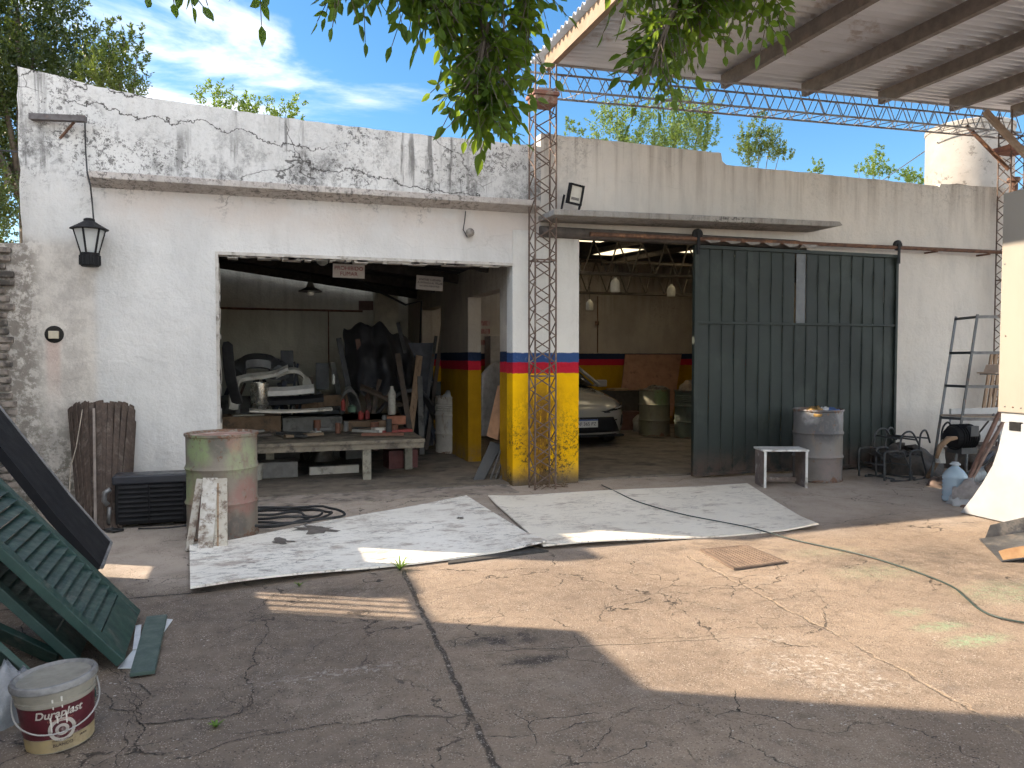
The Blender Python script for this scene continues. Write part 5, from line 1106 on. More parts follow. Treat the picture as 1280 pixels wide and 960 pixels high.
boxthing('wood_block', onbench(310, 527), (.4, .25, .1), .1, m_dull, 'stack of dull wooden blocks at the left of the bench', 'blocks')
boxthing('vice', onbench(328, 532), (.13, .2, .13), .3, m_darksteel, 'dark bench vice before the steel pot', 'vice', .02)
boxthing('leaning_tile', P(359, 470, 12.6)-Vector((0, 0, .12)), (.19, .03, .52), .05, M('charcoal board', (.06, .06, .065)), 'charcoal narrow board standing behind the bumpers', 'board')
boxthing('leaning_tile', P(403, 475, 12.6)-Vector((0, 0, .15)), (.20, .04, .42), -.05, M('dark slate board', (.075, .08, .085)), 'slate grey board standing right of the charcoal one', 'board')
m_cl = [M('clutter '+n_, c_, None, .7) for n_, c_ in (('tan wood', (.20, .14, .085)), ('dull white', (.34, .33, .29)), ('dark', (.05, .048, .045)), ('grey', (.16, .155, .145)), ('rust', (.17, .07, .04)))]
rc = random.Random(5)
for i in range(16):
    c = Vector((rc.uniform(-.35, 1.75), rc.uniform(9.7, 11.2), BT+.019)); b = MB(); b.obox(c+Vector((0, 0, .02)), (rc.uniform(.15, .55), rc.uniform(.04, .1), .035), Matrix.Rotation(rc.uniform(-.7, .7), 3, 'Z'))
    tag(b.build('wood_offcut', rc.choice(m_cl)), 'small offcut strip lying loose among the clutter on the workbench', 'offcut', 'loose offcuts on the workbench')
for i in range(12):
    c = Vector((rc.uniform(.5, 1.7), rc.uniform(10.2, 11.2), BT+.02)); h = rc.uniform(.08, .2); r = rc.uniform(.03, .06); b = MB(); b.lathe([(r, 0), (r, h), (r*.9, h+.004)], c, 14)
    tag(b.build('tin', rc.choice(m_cl)), 'small dull tin standing among the clutter at the back of the workbench', 'tin', 'dull tins on the workbench')
for k, (x, y, z, w, d, h, rz, lab) in enumerate(((.15, 11.5, .03, .7, .4, .55, .1, 'dark upright carton behind the bench heap at the left'), (.85, 11.7, .03, .5, .4, .72, -.1, 'dark crate behind the middle of the bench'), (1.3, 11.6, .03, .35, .35, .62, .2, 'grey crate behind the right part of the bench'))):
    boxthing('storage_box', (x, y, z), (w, d, h), rz, m_cl[2 if k < 2 else 3], lab, 'box')
# under the bench
boxthing('clear_crate', G(348, 610)+Vector((0, .75, .023)), (.48, .3, .2), .05, M('dirty clear crate', (.20, .19, .17), (.13, .12, .11), .5), 'dull translucent storage crate under the bench', 'crate', .01)
boxthing('timber_block', G(425, 606)+Vector((0, .8, .023)), (.62, .12, .10), .05, m_pale, 'long pale timber block on the floor under the bench', 'timber')
b = MB(); b.lathe([(.085, 0), (.1, .2), (.105, .2), (.1, .205)], G(318, 612)+Vector((0, .6, .023)), 20); tag(b.build('small_pail', m_dull, smooth='angle'), 'small pail under the left end of the bench', 'pail')
rag('machine_part', G(412, 600)+Vector((0, 1.1, .1)), .17, .22, M('dark machine part', (.10, .09, .08), (.05, .045, .04), .5, .3), 51, 'dark machine part in shadow under the bench', 'machine part')
boxthing('red_box', G(508, 600)+Vector((.1, 1.0, .023)), (.4, .3, .24), .1, M('dark red box', (.14, .035, .03), (.09, .025, .022), .6), 'dark red box on the floor behind the right bench leg', 'box')
rj = random.Random(23)
m_jk = [M('jumble '+n_, c_, None, .6, sc=7, dirt=(.03, .028, .025), da=.5) for n_, c_ in (('black', (.022, .022, .024)), ('charcoal', (.055, .055, .058)), ('brown', (.085, .055, .035)), ('grey', (.14, .135, .125)), ('rust', (.12, .055, .035)), ('blue', (.03, .04, .07)))]
for i in range(26):
    x = rj.uniform(-.6, 2.5); y = rj.uniform(11.5, 12.6); h = rj.uniform(.7, 1.45) if x < 1.2 else rj.uniform(1.1, 2.2); lx = rj.uniform(-.35, .35)
    b = MB(); b.bar((x-lx, y-rj.uniform(.1, .3), .03), (x+lx*.4, y+rj.uniform(.05, .25), h), rj.uniform(.03, .09), rj.uniform(.02, .05), up=(0, 1, 0)); tag(b.build('scrap_bar', rj.choice(m_jk), bevel=.004), 'dark scrap bar standing in the jumble behind the workbench', 'bar', 'scrap bars behind the workbench')
for i in range(12):
    x = rj.uniform(-.5, 2.2); y = rj.uniform(11.6, 12.4); w = rj.uniform(.25, .6); h = rj.uniform(.3, .6); z = rj.choice((.03, .03, .45))
    b = MB(); b.obox((x, y, z+h/2), (w, rj.uniform(.1, .35), h), Matrix.Rotation(rj.uniform(-.6, .6), 3, 'Z')@Matrix.Rotation(rj.uniform(-.15, .15), 3, 'Y')); tag(b.build('scrap_case', rj.choice(m_jk), bevel=.02), 'dark box or casing heaped in the jumble behind the workbench', 'case', 'scrap cases behind the workbench')
for i in range(3):
    x = rj.uniform(.9, 2.2); y = rj.uniform(11.7, 12.3); w = rj.uniform(.3, .5)
    strip([(x-w, y, .5+rj.uniform(0, .7)), (x-w*.3, y-.1, .7+rj.uniform(0, .35)), (x+w*.4, y-.15, .75+rj.uniform(0, .3)), (x+w, y, .5+rj.uniform(0, .6))], .16, .1, 'scrap_bumper', rj.choice(m_jk), 'bent dark moulding hooked in the jumble behind the workbench', 'moulding'); bpy.context.scene.collection.objects[-1]['group'] = 'scrap mouldings behind the workbench'
# more scrap at the right by the panel
for i in range(12):
    g = G(rj.uniform(1200, 1262), rj.uniform(582, 606)); b = MB(); b.bar(g+Vector((0, 0, .01)), g+Vector((rj.uniform(.2, .9), rj.uniform(-.1, .35), rj.uniform(.25, .75))), rj.uniform(.02, .06), rj.uniform(.012, .03), up=(0, 1, 0))
    tag(b.build('scrap_strip', rj.choice(m_jk+[m_wood, m_greysteel]), bevel=.003), 'loose strip in the scrap pile between the rack and the white panel', 'strip', 'loose strips in the pile by the white panel')
# heap leaning on the partition: tarpaulin, boards
b = MB(); tc_ = P(485, 470, 12.2)
def tarp(u, w):
    x = 1.30+1.15*u; z = 1.92-(1.1+.5*mnoise.noise(Vector((u*5, 3, 2))))*w+.16*math.sin(u*3.1+.4)-.1*u+.12*mnoise.noise(Vector((u*7, 1, 9)))*(1-w); y = 12.9-.7*w-.25*math.sin(u*math.pi)+.07*mnoise.noise(Vector((u*4, w*5, 1)))+.09*math.sin(u*19+w*2.5)*(.3+w*.7)+.05*mnoise.noise(Vector((u*11, w*4, 5)))
    return (x+.06*mnoise.noise(Vector((w*4, u*3, 7))), y, z+.07*mnoise.noise(Vector((u*6, 0, 3))))
b.grid(tarp, 60, 30); tag(b.build('tarpaulin', M('black tarpaulin', (.022, .022, .026), (.04, .04, .045), .55), smooth=True, solid=.01), 'black tarpaulin draped over a tall heap at the back of the left bay', 'tarpaulin')
for px0, py0, px1, py1, yy, w, mm, lab in ((512, 545, 524, 445, 12.0, .10, m_woodz, 'pale upright plank before the black tarpaulin'), (535, 545, 556, 388, 12.5, .06, M('dark post', (.10, .075, .06)), 'long dark timber leaning on the partition pier'), (527, 552, 545, 420, 12.3, .05, m_darksteel, 'dark steel bar leaning beside the long timber'), (434, 490, 437, 412, 13.2, .05, m_woodz, 'thin wooden post behind the bench heap'), (445, 500, 452, 420, 13.0, .09, M('dim grey plank', (.17, .16, .15)), 'dim grey plank left of the black tarpaulin')):
    p0 = P(px0, py0, yy-.3); p1 = P(px1, py1, yy); d = (p0-p1)
    t = (p1.z-.03)/(p1.z-p0.z) if p0.z < p1.z else 1
    b = MB(); b.bar(p1+d*t, p1, w, w*.5, up=(0, 1, 0)); tag(b.build('leaning_timber', mm), lab, 'timber')
boxthing('dark_door_leaf', (2.5, 12.75, .03), (.5, .05, 1.72), -.2, M('blue black board', (.03, .035, .06), (.02, .025, .04), .5), 'blue black door leaf leaning by the back passage', 'door leaf')
boxthing('wall_cabinet', P(548, 490, 12.6)-Vector((0, 0, .25)), (.3, .25, .42), 0, m_darksteel, 'dark metal box on the partition behind the whitish drum', 'metal box')
for k, (pts, th, mm, lab) in enumerate((
    ([(591, 604), (613, 552), (628, 556), (605, 608)], .05, M('charcoal slab', (.045, .048, .05), (.07, .07, .07), .7), 'dark charcoal slab leaning inside the right jamb of the left bay'),
    ([(608, 545), (622, 482), (632, 482), (622, 550)], .03, M('orange brown board', (.30, .16, .085), (.2, .11, .06), .75), 'orange brown board leaning above the charcoal slab'))):
    b = MB(); base = 9.02+.10*k; pl = [P(px, py, base+.18*(1 if j in (1, 2) else 0)) for j, (px, py) in enumerate(pts)]
    if k == 0:
        pl[0].z = .025; pl[3].z = .025
    b.prism(pl, (.03, th, 0)); tag(b.build('leaning_slab', mm, bevel=.003), lab, 'slab')
for k in range(3):
    b = MB(); g = P(613+k*6, 600, 9.0); g.z = .025; b.bar(g, P(631+k*1.2, 548+k*18, 9.12), .016, .016); tag(b.build('steel_angle', m_greysteel), ('longest', 'middle', 'shortest')[k]+' of the thin steel angles leaning by the yellow pillar', 'steel bar', 'thin steel angles by the pillar')
b = MB()
b.grid(lambda u, w: P(602+28*u, 545-(78+14*math.sin(u*2.4))*w, 9.6+.3*u+.05*math.sin(w*7)), 10, 10); tag(b.build('dust_sheet', M('grey dust sheet', (.16, .145, .13), (.10, .09, .08), .9), smooth=True, solid=.01), 'grey dust sheet draped in the near partition passage', 'dust sheet')
# signs
def sign(name, p, w, h, mat, lines, inkmat, label, rz=0, tilt=0, ysz=None):
    o = T(name, label, 'sign', p)
    Mx = Matrix.Translation(p)@Matrix.Rotation(rz, 4, 'Z')@Matrix.Rotation(tilt, 4, 'Y')
    b = MB(); k = Mx.to_3x3(); b.obox(p, (w, .01, h), k); b.build('sign_board', mat, o)
    for s_, sz, dz in lines:
        text('lettering', s_, sz, inkmat, o, Mx@Matrix.Translation((0, -.0065, dz))@Matrix.Rotation(rad(90), 4, 'X'), .001)
    return o
m_sign = M('sign white', (.66, .63, .60), (.58, .55, .52), .6)
m_inkred = M('sign red ink', (.30, .03, .05), rough=.6); m_inkblk = M('sign black ink', (.05, .045, .045), rough=.6)
sg1 = sign('no_smoking_sign', P(436, 339, 9.7), .385, .165, m_sign, (('PROHIBIDO', .066, .032), ('FUMAR', .066, -.035)), m_inkred, 'white hanging sign with red PROHIBIDO FUMAR lettering', 0, rad(1))
b = MB(); p = P(436, 339, 9.7)
for dx in (-.15, .15): b.tube([p+Vector((dx, 0, .08)), p+Vector((dx, 0, .46))], .004, 5)
b.build('sign_wire', m_rubber, sg1)
sg2 = sign('notice_sign', P(537, 354, 10.6), .375, .195, m_sign, (('SENORES CLIENTES', .036, .045), ('LA ENTRADA AL TALLER', .033, .0), ('NO ESTA PERMITIDA', .03, -.045)), m_inkblk, 'tilted white notice with three dark lines hanging by the partition', 0, rad(3))
b = MB(); p = P(537, 354, 10.6)
for dx in (-.15, .15): b.tube([p+Vector((dx, 0, .09)), p+Vector((dx, 0, .3))], .004, 5)
b.build('sign_wire', m_rubber, sg2)
sign('wall_plaque', P(462, 382, YB-.1), .42, .18, M('dim red plaque', (.20, .12, .11), (.15, .1, .09), .7), (), m_inkred, 'dim reddish plaque hanging on the back wall')
# lamps
PD = T('pendant_lamp', 'dark conical pendant lamp hanging in the left bay', 'lamp', P(388, 362, 11.2))
c = P(388, 364, 11.2); b = MB(); b.lathe([(.16, -.01), (.165, 0), (.06, .055), (.045, .10), (.03, .13)], c, 24); b.build('lamp_shade', M('dull pewter shade', (.12, .12, .115), (.08, .08, .08), .5, .3), PD, smooth='angle')
b = MB(); b.lathe([(.02, -.06), (.045, -.05), (.05, -.015), (.03, -.005)], c, 14); b.build('bulb', m_bulb, PD, smooth=True)
b = MB(); b.tube([c+Vector((0, 0, .12)), c+Vector((0, 0, .55))], .006, 5); b.build('lamp_cord', m_rubber, PD)
c = P(403, 326, 10.4); b = MB(); b.lathe([(.03, -.06), (.07, -.03), (.075, .03), (.05, .06), (.03, .1)], c, 14); tag(b.build('ceiling_bulb', m_bulb, smooth=True), 'small milky lamp globe under the ceiling left of the no smoking sign', 'lamp')

# ------------------------------------------------------------------ inside the garage
JL = T('jug_lamp', 'largest plastic jug lampshade hanging nearest under the garage truss', 'lamp', P(769, 356, 10.75), 0, 'plastic jug lampshades in the garage')
b = MB(); b.lathe([(.068, -.11), (.075, -.10), (.075, .02), (.055, .065), (.025, .09), (.022, .11)], (0, 0, 0), 18); b.build('jug_shade', m_bulb, JL, smooth='angle', local=True)
b = MB(); b.tube([(0, 0, .1), (0, 0, .36)], .006, 5); b.build('lamp_cord', m_rubber, JL, local=True)
dup(JL, P(839, 363, 12.6), None, 'plastic jug lampshade hanging close to the sliding door edge')
dup(JL, P(737, 381, 14.3), None, 'farthest plastic jug lampshade hanging near the pillar')
PLY = T('plywood_sheet', 'reddish plywood sheet leaning on the banded back wall of the garage', 'plywood', (7.7, 15, .02))
b = MB(); a0, a1, a2, a3 = P(773, 520, 14.75), P(841, 520, 14.75), P(852, 443, 15.22), P(782, 443, 15.22); b.prism([a0, a1, a2, a3], (0, .03, 0)); b.build('plywood', M('mottled plywood', (.36, .19, .12), (.26, .14, .09), .8, sc=4, dirt=(.16, .09, .06), da=.35), PLY)
boxthing('brown_carton', (P(790, 527, 14.3).x, 14.45, .023), (.55, .4, .36), 0, M('maroon carton', (.12, .055, .04), (.09, .04, .03), .8), 'dark brown carton under the leaning plywood', 'carton')
rag('white_litter', (P(800, 530, 13.9).x, 13.9, .025), .14, .3, M('pale litter bag', (.40, .37, .33), (.28, .26, .23), .7), 61, 'pale crumpled bag between the carton and the olive drum', 'bag')
boxthing('low_cabinet', (P(755, 500, 15).x, 14.9, .023), (1.5, .5, .78), 0, M('dark cabinet', (.045, .04, .035), (.03, .027, .025), .7), 'long dark cabinet along the garage back wall behind the car', 'cabinet')
boxthing('folded_cloth', (P(770, 480, 14.9).x, 14.85, .804), (.36, .3, .05), .2, M('tan cloth', (.36, .25, .14), (.26, .18, .1), .9), 'tan folded cloth on the dark cabinet', 'cloth', .015)
for k, yy in enumerate((404, 414, 428)):
    p = P(606, yy, YB-.03); b = MB(); b.obox(p, (.22, .01, .10)); tag(b.build('poster', M('red white poster', (.40, .30, .28), (.25, .08, .08), .7, sc=12)), ('top', 'middle', 'lowest')[k]+' of the three small reddish posters seen through the passage', 'poster', 'small posters on the garage wall')
boxthing('tall_cabinet', (P(619, 440, 14.6).x+.05, 14.8, .023), (.3, .4, 1.9), 0, M('pale locker', (.30, .27, .24), (.22, .2, .18), .6), 'pale tall locker seen through the near passage', 'locker')

# car
CX, CY = 5.08, 11.7
CAR = T('parked_car', 'silver white sedan parked nose out in the garage beside the yellow pillar', 'car', (CX, CY, .022))
s = NS('pearl car paint'); s.col((.30, .29, .27)); s.rough(.22); s.p.inputs['Coat Weight'].default_value = .6; s.p.inputs['Coat Roughness'].default_value = .05; m_car = s.m
s = NS('car glass'); s.col((.012, .013, .014)); s.rough(.06); m_cg = s.m
st = [(0.0, .40, .30, .60), (.03, .58, .22, .66), (.12, .70, .19, .72), (.28, .80, .18, .78), (.5, .86, .2, .83), (.9, .885, .2, .89), (1.35, .89, .2, .965), (1.9, .89, .2, .985), (3.4, .89, .2, 1.0), (4.1, .87, .22, 1.02), (4.45, .80, .25, .98), (4.6, .66, .35, .86)]
b = MB(); rings = []
for y, w, zb, zt in st:
    half = [(0, zt), (w*.45, zt-.008), (w*.78, zt-.03), (w*.93, zt-.085), (w, zt-.2), (w*1.0, (zt+zb)/2), (w*.985, zb+.12), (w*.93, zb), (w*.5, zb-.01)]
    full = half+[(-x, z) for x, z in half[:0:-1]]
    rings.append([b.b.verts.new((x, y, z)) for x, z in full])
for r0, r1 in zip(rings, rings[1:]):
    for k in range(len(r0)): b.b.faces.new((r0[k], r0[(k+1) % len(r0)], r1[(k+1) % len(r0)], r1[k]))
b.b.faces.new(rings[0][::-1]); b.b.faces.new(rings[-1]); 
b.build('body', m_car, CAR, smooth='angle', local=True)
def loft(mb, secs):
    rg = [[mb.b.verts.new(p) for p in sc] for sc in secs]
    for r0, r1 in zip(rg, rg[1:]):
        for k in range(len(r0)-1): mb.b.faces.new((r0[k], r0[k+1], r1[k+1], r1[k]))
cab = [(1.25, .70, .955, .0), (2.05, .60, 1.36, .8), (2.6, .585, 1.44, 1), (3.3, .58, 1.42, 1), (4.15, .66, 1.03, .1)]
b = MB(); loft(b, [[(-.80+.0*t, y, .95), (-w-.06*t, y, z-.08*t), (-w*.7, y, z-.005), (0, y, z+.02*t), (w*.7, y, z-.005), (w+.06*t, y, z-.08*t), (.80, y, .95)] for y, w, z, t in cab]); b.build('cabin_glass', m_cg, CAR, smooth='angle', local=True)
b = MB(); loft(b, [[(x*sx_, y, z+.012) for x, z in ((-1, zz-.05), (-.6, zz+.0), (0, zz+.02), (.6, zz), (1, zz-.05))] for y, sx_, zz in ((2.05, .64, 1.37), (2.6, .63, 1.445), (3.3, .62, 1.425))])
for sgn in (-1, 1):
    b.bar((sgn*.80, 1.22, .97), (sgn*.655, 2.08, 1.345), .05, .045); b.bar((sgn*.63, 3.3, 1.37), (sgn*.72, 4.15, 1.03), .1, .05); b.bar((sgn*.655, 2.08, 1.345), (sgn*.63, 3.3, 1.37), .05, .04)
b.build('roof_panel', m_car, CAR, smooth='angle', local=True)
def onnose(x, z, out=.012):      # a point just proud of the nose
    ax_ = abs(x); pts = [(0, 0.0), (.40, 0.0), (.58, .03), (.70, .12), (.80, .28), (.86, .5)]
    for (xa, ya), (xb, yb) in zip(pts, pts[1:]):
        if ax_ <= xb: y = ya+(yb-ya)*(ax_-xa)/(xb-xa); break
    else: y = .55
    zt = .60+.24*min(1, y/.4); lean = max(0, (z-.46))*.16
    return Vector((x, y-out+lean, z))
def nosepatch(name, outline, mat, par, out=.012, n=9):
    b = MB(); lo, hi = outline
    b.grid(lambda u, w: onnose(lo(u)[0]*(1-w)+hi(u)[0]*w, lo(u)[1]*(1-w)+hi(u)[1]*w, out), n, 4); return b.build(name, mat, par, smooth=True, local=True, solid=.006)
GR = nosepatch('grille', (lambda u: (-.62+1.24*u, .24+.03*abs(u-.5)), lambda u: (-.50+1.0*u, .50)), m_blk, CAR, .016, 16)
nosepatch('upper_grille', (lambda u: (-.45+.9*u, .565), lambda u: (-.42+.84*u, .60)), m_blk, CAR, .012, 16)
for sgn in (-1, 1):
    hl = nosepatch('headlight', (lambda u: (sgn*(.36+.46*u), .585+.05*u), lambda u: (sgn*(.36+.46*u), .60+.115*u)), m_cg, CAR, .014)
    nosepatch('lamp_lens', (lambda u: (sgn*(.55+.22*u), .625+.03*u), lambda u: (sgn*(.55+.22*u), .645+.045*u)), M('headlamp lens', (.45, .45, .44), rough=.15), hl, .022, 5)
    nosepatch('fog_recess', (lambda u: (sgn*(.66+.10*u), .34+.04*u), lambda u: (sgn*(.70+.10*u), .52)), m_blk, CAR, .014, 5)
b = MB(); b.box(-.70, .70, .02, .2, .17, .20); b.build('lower_lip', m_blk, CAR, local=True)
pl = T('number_plate', None, None); del_ = pl; bpy.data.objects.remove(pl)
b = MB(); b.box(-.2, .2, -.036, -.028, .335, .465); PLT = b.build('number_plate', M('plate white', (.62, .62, .60), (.55, .55, .53), .5), CAR, local=True)
b = MB(); b.box(-.2, .2, -.038, -.0365, .445, .465); b.build('plate_band', M('plate blue', (.06, .12, .35), rough=.5), PLT, local=True)
text('plate_lettering', 'AF 365 PZ', .078, m_inkblk, PLT, None, .001, lambda co: Vector((co.x, -.037-co.z, .39+co.y)))
for y in (.92, 3.72):
    for sgn in (-1, 1):
        c = Vector((sgn*.79, y, .31)); b = MB(); b.lathe([(.19, -.1), (.29, -.095), (.315, -.06), (.315, .06), (.29, .095), (.19, .1)], c, 26, M=ry90); wh = b.build('wheel', m_rubber, CAR, smooth='angle', local=True)
        b = MB(); b.lathe([(.19, -.09), (.05, -.075), (.05, .075), (.19, .09)], c, 20, M=ry90); b.build('rim', m_greysteel, wh, local=True)
    b = MB()
for sgn in (-1, 1):
    b = MB(); b.obox((sgn*.98, 1.55, 1.0), (.2, .12, .13)); b.bar((sgn*.80, 1.5, .96), (sgn*.9, 1.53, .98), .06, .04); b.build('wing_mirror', m_car, CAR, bevel=.03, local=True)

# ------------------------------------------------------------------ water tank, wires
TKY = 11.6
pL, pR = P(1172, 226, TKY), P(1248, 226, TKY); r = (pR-pL).length/2*.985; tc0 = (pL+pR)/2; zt = P(1210, 163, TKY).z
TK = T('water_tank', 'whitewashed round concrete water tank flaking above the right parapet', 'water tank', (tc0.x, tc0.y, tc0.z-.2))
s = NS('flaking tank whitewash'); v = s.pos
c = s.mix(s.rng(s.noise(v, 1.5, 6), .3, .7), (.36, .33, .29), (.28, .25, .215))
c = s.mix(s.mul(s.rng(s.noise(v, 9, 9, .75), .565, .61), s.rng(s.noise(v, 1.4, 4), .40, .58), .9), c, (.14, .12, .10)); s.col(c); s.rough(.9); s.bump(s.noise(v, 12, 7), .3, .02)
b = MB(); zb = tc0.z-.6; b.lathe([(r, zb), (r, zt-.06), (r+.015, zt-.05), (r+.015, zt+.02), (r-.03, zt+.05), (.001, zt+.09)], (tc0.x, tc0.y, 0), 40, cap=False); b.build('tank_body', s.m, TK, smooth='angle')
b = MB(); b.lathe([(r*.4, zt+.07), (r*.4, zt+.16), (.001, zt+.18)], (tc0.x+.3, tc0.y, 0), 18, cap=False); b.build('tank_hatch', m_greysteel, TK)
b = MB(); b.tube([(tc0.x-r*math.cos(a)*1.006, tc0.y-r*math.sin(a)*1.006, zt-.30+.12*math.sin(a)) for a in [i*math.pi/20 for i in range(0, 14)]], .014, 5); b.build('tank_strap', m_greysteel, TK)
TB = T('tank_base', 'mossy rubble base wall under the white water tank', 'wall', (tc0.x, 9.4, 3.9))
b = MB(); b.prism([(9.14, 9.0, 3.5), (10.9, 9.0, 3.5), (10.9, 9.0, 4.02), (9.9, 9.0, 4.10), (9.4, 9.0, 4.02), (9.14, 9.0, 3.98)], (0, .2, 0)); b.build('base_wall', m_awning, TB)
b = MB(); b.tube([P(1172, 178, TKY), P(1130, 207, 16), P(1060, 255, 24)], .012, 5); tag(b.build('guy_wire', m_darksteel), 'thin guy wire running from the water tank down to the left', 'wire')
b = MB(); b.tube([Vector((-9, 9.5, 4.05)), P(0, 188, 9.0), P(24, 190, 8.75)], .009, 5); tag(b.build('service_wire', m_rubber), 'thin dark service wire reaching the top left corner of the white wall', 'wire')
b = MB(); b.lathe([(.06, 0), (.06, .35), (.09, .36), (.09, .42), (.001, .44)], (P(1267, 232, 9.2).x, 9.2, 3.9), 14); tag(b.build('vent_pipe', m_rust), 'short rusty vent pipe behind the right lattice tower top', 'pipe')

# ------------------------------------------------------------------ vegetation
def leafcard(b, c, d, n, L, w, droop=.25):
    """one folded pointed leaf: 2 x 3 faces"""
    d = d.normalized(); sd = d.cross(n).normalized(); up = sd.cross(d).normalized()
    k = [(0, .0), (.3, .85), (.62, 1.), (1, 0)]
    mid = [c+d*L*t-Vector((0, 0, 1))*L*droop*t*t for t, _ in k]
    l = [b.verts.new(m_) for m_ in mid]
    for sg in (-1, 1):
        e1 = b.verts.new(mid[1]+sd*sg*w*.42+up*w*.14); e2 = b.verts.new(mid[2]+sd*sg*w*.40+up*w*.12)
        q = ((l[0], l[1], e1), (l[1], l[2], e2, e1), (l[2], l[3], e2))
        for f in q: b.faces.new(f if sg > 0 else f[::-1])
def simpleleaf(b, c, d, n, L, w):
    sd = d.cross(n).normalized()*w/2; t = c+d*L; m_ = c+d*L*.5
    b.faces.new([b.verts.new(p) for p in (c, m_+sd, t, m_-sd)])
def rdir(rr, zb=0):
    while True:
        v = Vector((rr.uniform(-1, 1), rr.uniform(-1, 1), rr.uniform(-1, 1)))
        if .1 < v.length < 1: v.z += zb; return v.normalized()
m_bark = M('grey brown bark', (.14, .11, .085), (.09, .07, .055), .9, sc=12, bump=.6, bsc=20)
m_leafA = leafmat('ash leaf', (.044, .092, .018), (.085, .145, .024), .50, 4)
m_leafL = leafmat('yellow green leaf', (.14, .20, .04), (.09, .15, .03), .4, 1.2)
m_leafD = leafmat('dark tree leaf', (.030, .045, .014), (.016, .030, .012), .22, .5)
m_leafO = leafmat('olive leaf', (.095, .115, .035), (.055, .08, .025), .35, .6)
m_leafG = leafmat('willow leaf', (.13, .18, .055), (.08, .13, .045), .4, .8)
# --- the ash tree whose branches hang over the yard
AT = T('ash_tree', 'ash tree with drooping green branches hanging over the top of the yard', 'tree', (2.6, -2.2, 0))
rr = random.Random(11)
b = MB(); b.tube(smoothpath([Vector((2.6, -2.2, 0)), Vector((2.55, -2.1, 1.5)), Vector((2.4, -1.6, 3.2)), Vector((2.1, -.6, 4.3)), Vector((1.7, .9, 4.75)), Vector((1.5, 2.2, 4.55)), Vector((1.35, 3.2, 4.1))]), [.2-.006*i for i in range(25)], 9); b.build('trunk', m_bark, AT, smooth=True)
limbs = MB()
lv = bmesh.new()
def compound(base, d, L, nl, ls, rr):
    """a pinnate ash leaf hanging from base"""
    d = d.normalized(); side = d.cross(Vector((0, 0, 1)))
    if side.length < .2: side = d.cross(Vector((1, 0, 0)))
    side.normalize(); side = Matrix.Rotation(rr.uniform(0, 6.28), 3, d)@side
    pts = [base+d*L*t-Vector((0, 0, L*.35*t*t)) for t in (0, .5, 1)]
    limbs.tube(pts, .0022, 3)
    nrm = side.cross(d)
    for k in range(nl):
        t = .3+.7*k/nl; p = base+d*L*t-Vector((0, 0, L*.35*t*t))
        for sg in (-1, 1):
            dd = (d*.6+side*sg*1.0-Vector((0, 0, .22))+rdir(rr)*.4); leafcard(lv, p, dd, nrm+rdir(rr)*.5, ls*rr.uniform(.6, 1.2), ls*.56, rr.uniform(0, .3))
    leafcard(lv, pts[-1], d-Vector((0, 0, .4)), nrm+rdir(rr)*.4, ls*1.1, ls*.60, .12)
def spray(path, r0, dens, ls=.08, spread=.9):
    pts = smoothpath([Vector(p) for p in path], 5); limbs.tube(pts, [max(.004, r0*(1-i/len(pts))+.003) for i in range(len(pts))], 5)
    for p, q in zip(pts, pts[1:]):
        d = (q-p); n = max(1, int(d.length*dens+rr.random()))
        for i in range(n):
            s0 = p+d*rr.random(); out_ = (rdir(rr)*spread*1.15+d.normalized()*.4-Vector((0, 0, .28)))
            compound(s0, out_, rr.uniform(.11, .21), rr.choice((2, 3, 3)), ls*rr.uniform(.8, 1.15), rr)
for pth, dn in (([P(500, -80, 3.45), P(492, -40, 3.4), P(486, -18, 3.4)], 60), ([P(528, -80, 3.45), P(532, -25, 3.4), P(540, 18, 3.4)], 62), ([P(578, -80, 3.5), P(574, -20, 3.45), P(566, 36, 3.4)], 62), ([P(622, -80, 3.5), P(627, -20, 3.45), P(630, 40, 3.4)], 62), ([P(655, -80, 3.5), P(662, -30, 3.45), P(656, 12, 3.4)], 56), ([P(610, 30, 3.45), P(600, 80, 3.4), P(592, 118, 3.4)], 58), ([P(612, 90, 3.42), P(622, 130, 3.4), P(612, 150, 3.4)], 50), ([P(800, -80, 3.2), P(804, -25, 3.15)], 50), ([P(872, -80, 3.15), P(878, -20, 3.1), P(874, 20, 3.1)], 54), ([P(910, -80, 3.1), P(918, -18, 3.05)], 54), ([P(850, 0, 3.1), P(830, 40, 3.0), P(815, 88, 3.0)], 56)):
    spray(pth, .008, dn, .062)
# main hanging mass (left) and the darker mass in front of the canopy (right)
D0 = 3.5
spray([(1.35, 3.2, 4.1), P(590, -94, 3.6), P(596, -14, 3.5), P(606, 46, 3.45), P(612, 101, 3.4), P(605, 136, 3.4)], .02, 62, 0.068)
spray([(1.45, 2.8, 4.3), P(540, -94, 3.5), P(528, -39, 3.45), P(512, -4, 3.4)], .016, 54, 0.068)
spray([(1.45, 2.8, 4.3), P(560, -74, 3.6), P(555, -14, 3.5), P(552, 16, 3.5)], .016, 56, 0.068)
spray([(1.4, 3.0, 4.2), P(640, -84, 3.6), P(646, -24, 3.55), P(650, 26, 3.5), P(648, 61, 3.5)], .016, 56, 0.064)
spray([(1.35, 3.2, 4.1), P(560, -94, 3.7), P(572, 6, 3.7), P(582, 76, 3.65), P(588, 106, 3.6)], .014, 54, 0.060)
spray([P(606, 46, 3.45), P(622, 86, 3.4), P(632, 106, 3.4)], .008, 45, 0.064)
spray([(1.5, 2.2, 4.5), P(450, -84, 3.4), P(432, -46, 3.3), P(425, -20, 3.3)], .012, 56, 0.060)
spray([(1.5, 2.2, 4.5), P(470, -84, 3.5), P(455, -29, 3.4)], .010, 40, 0.060)
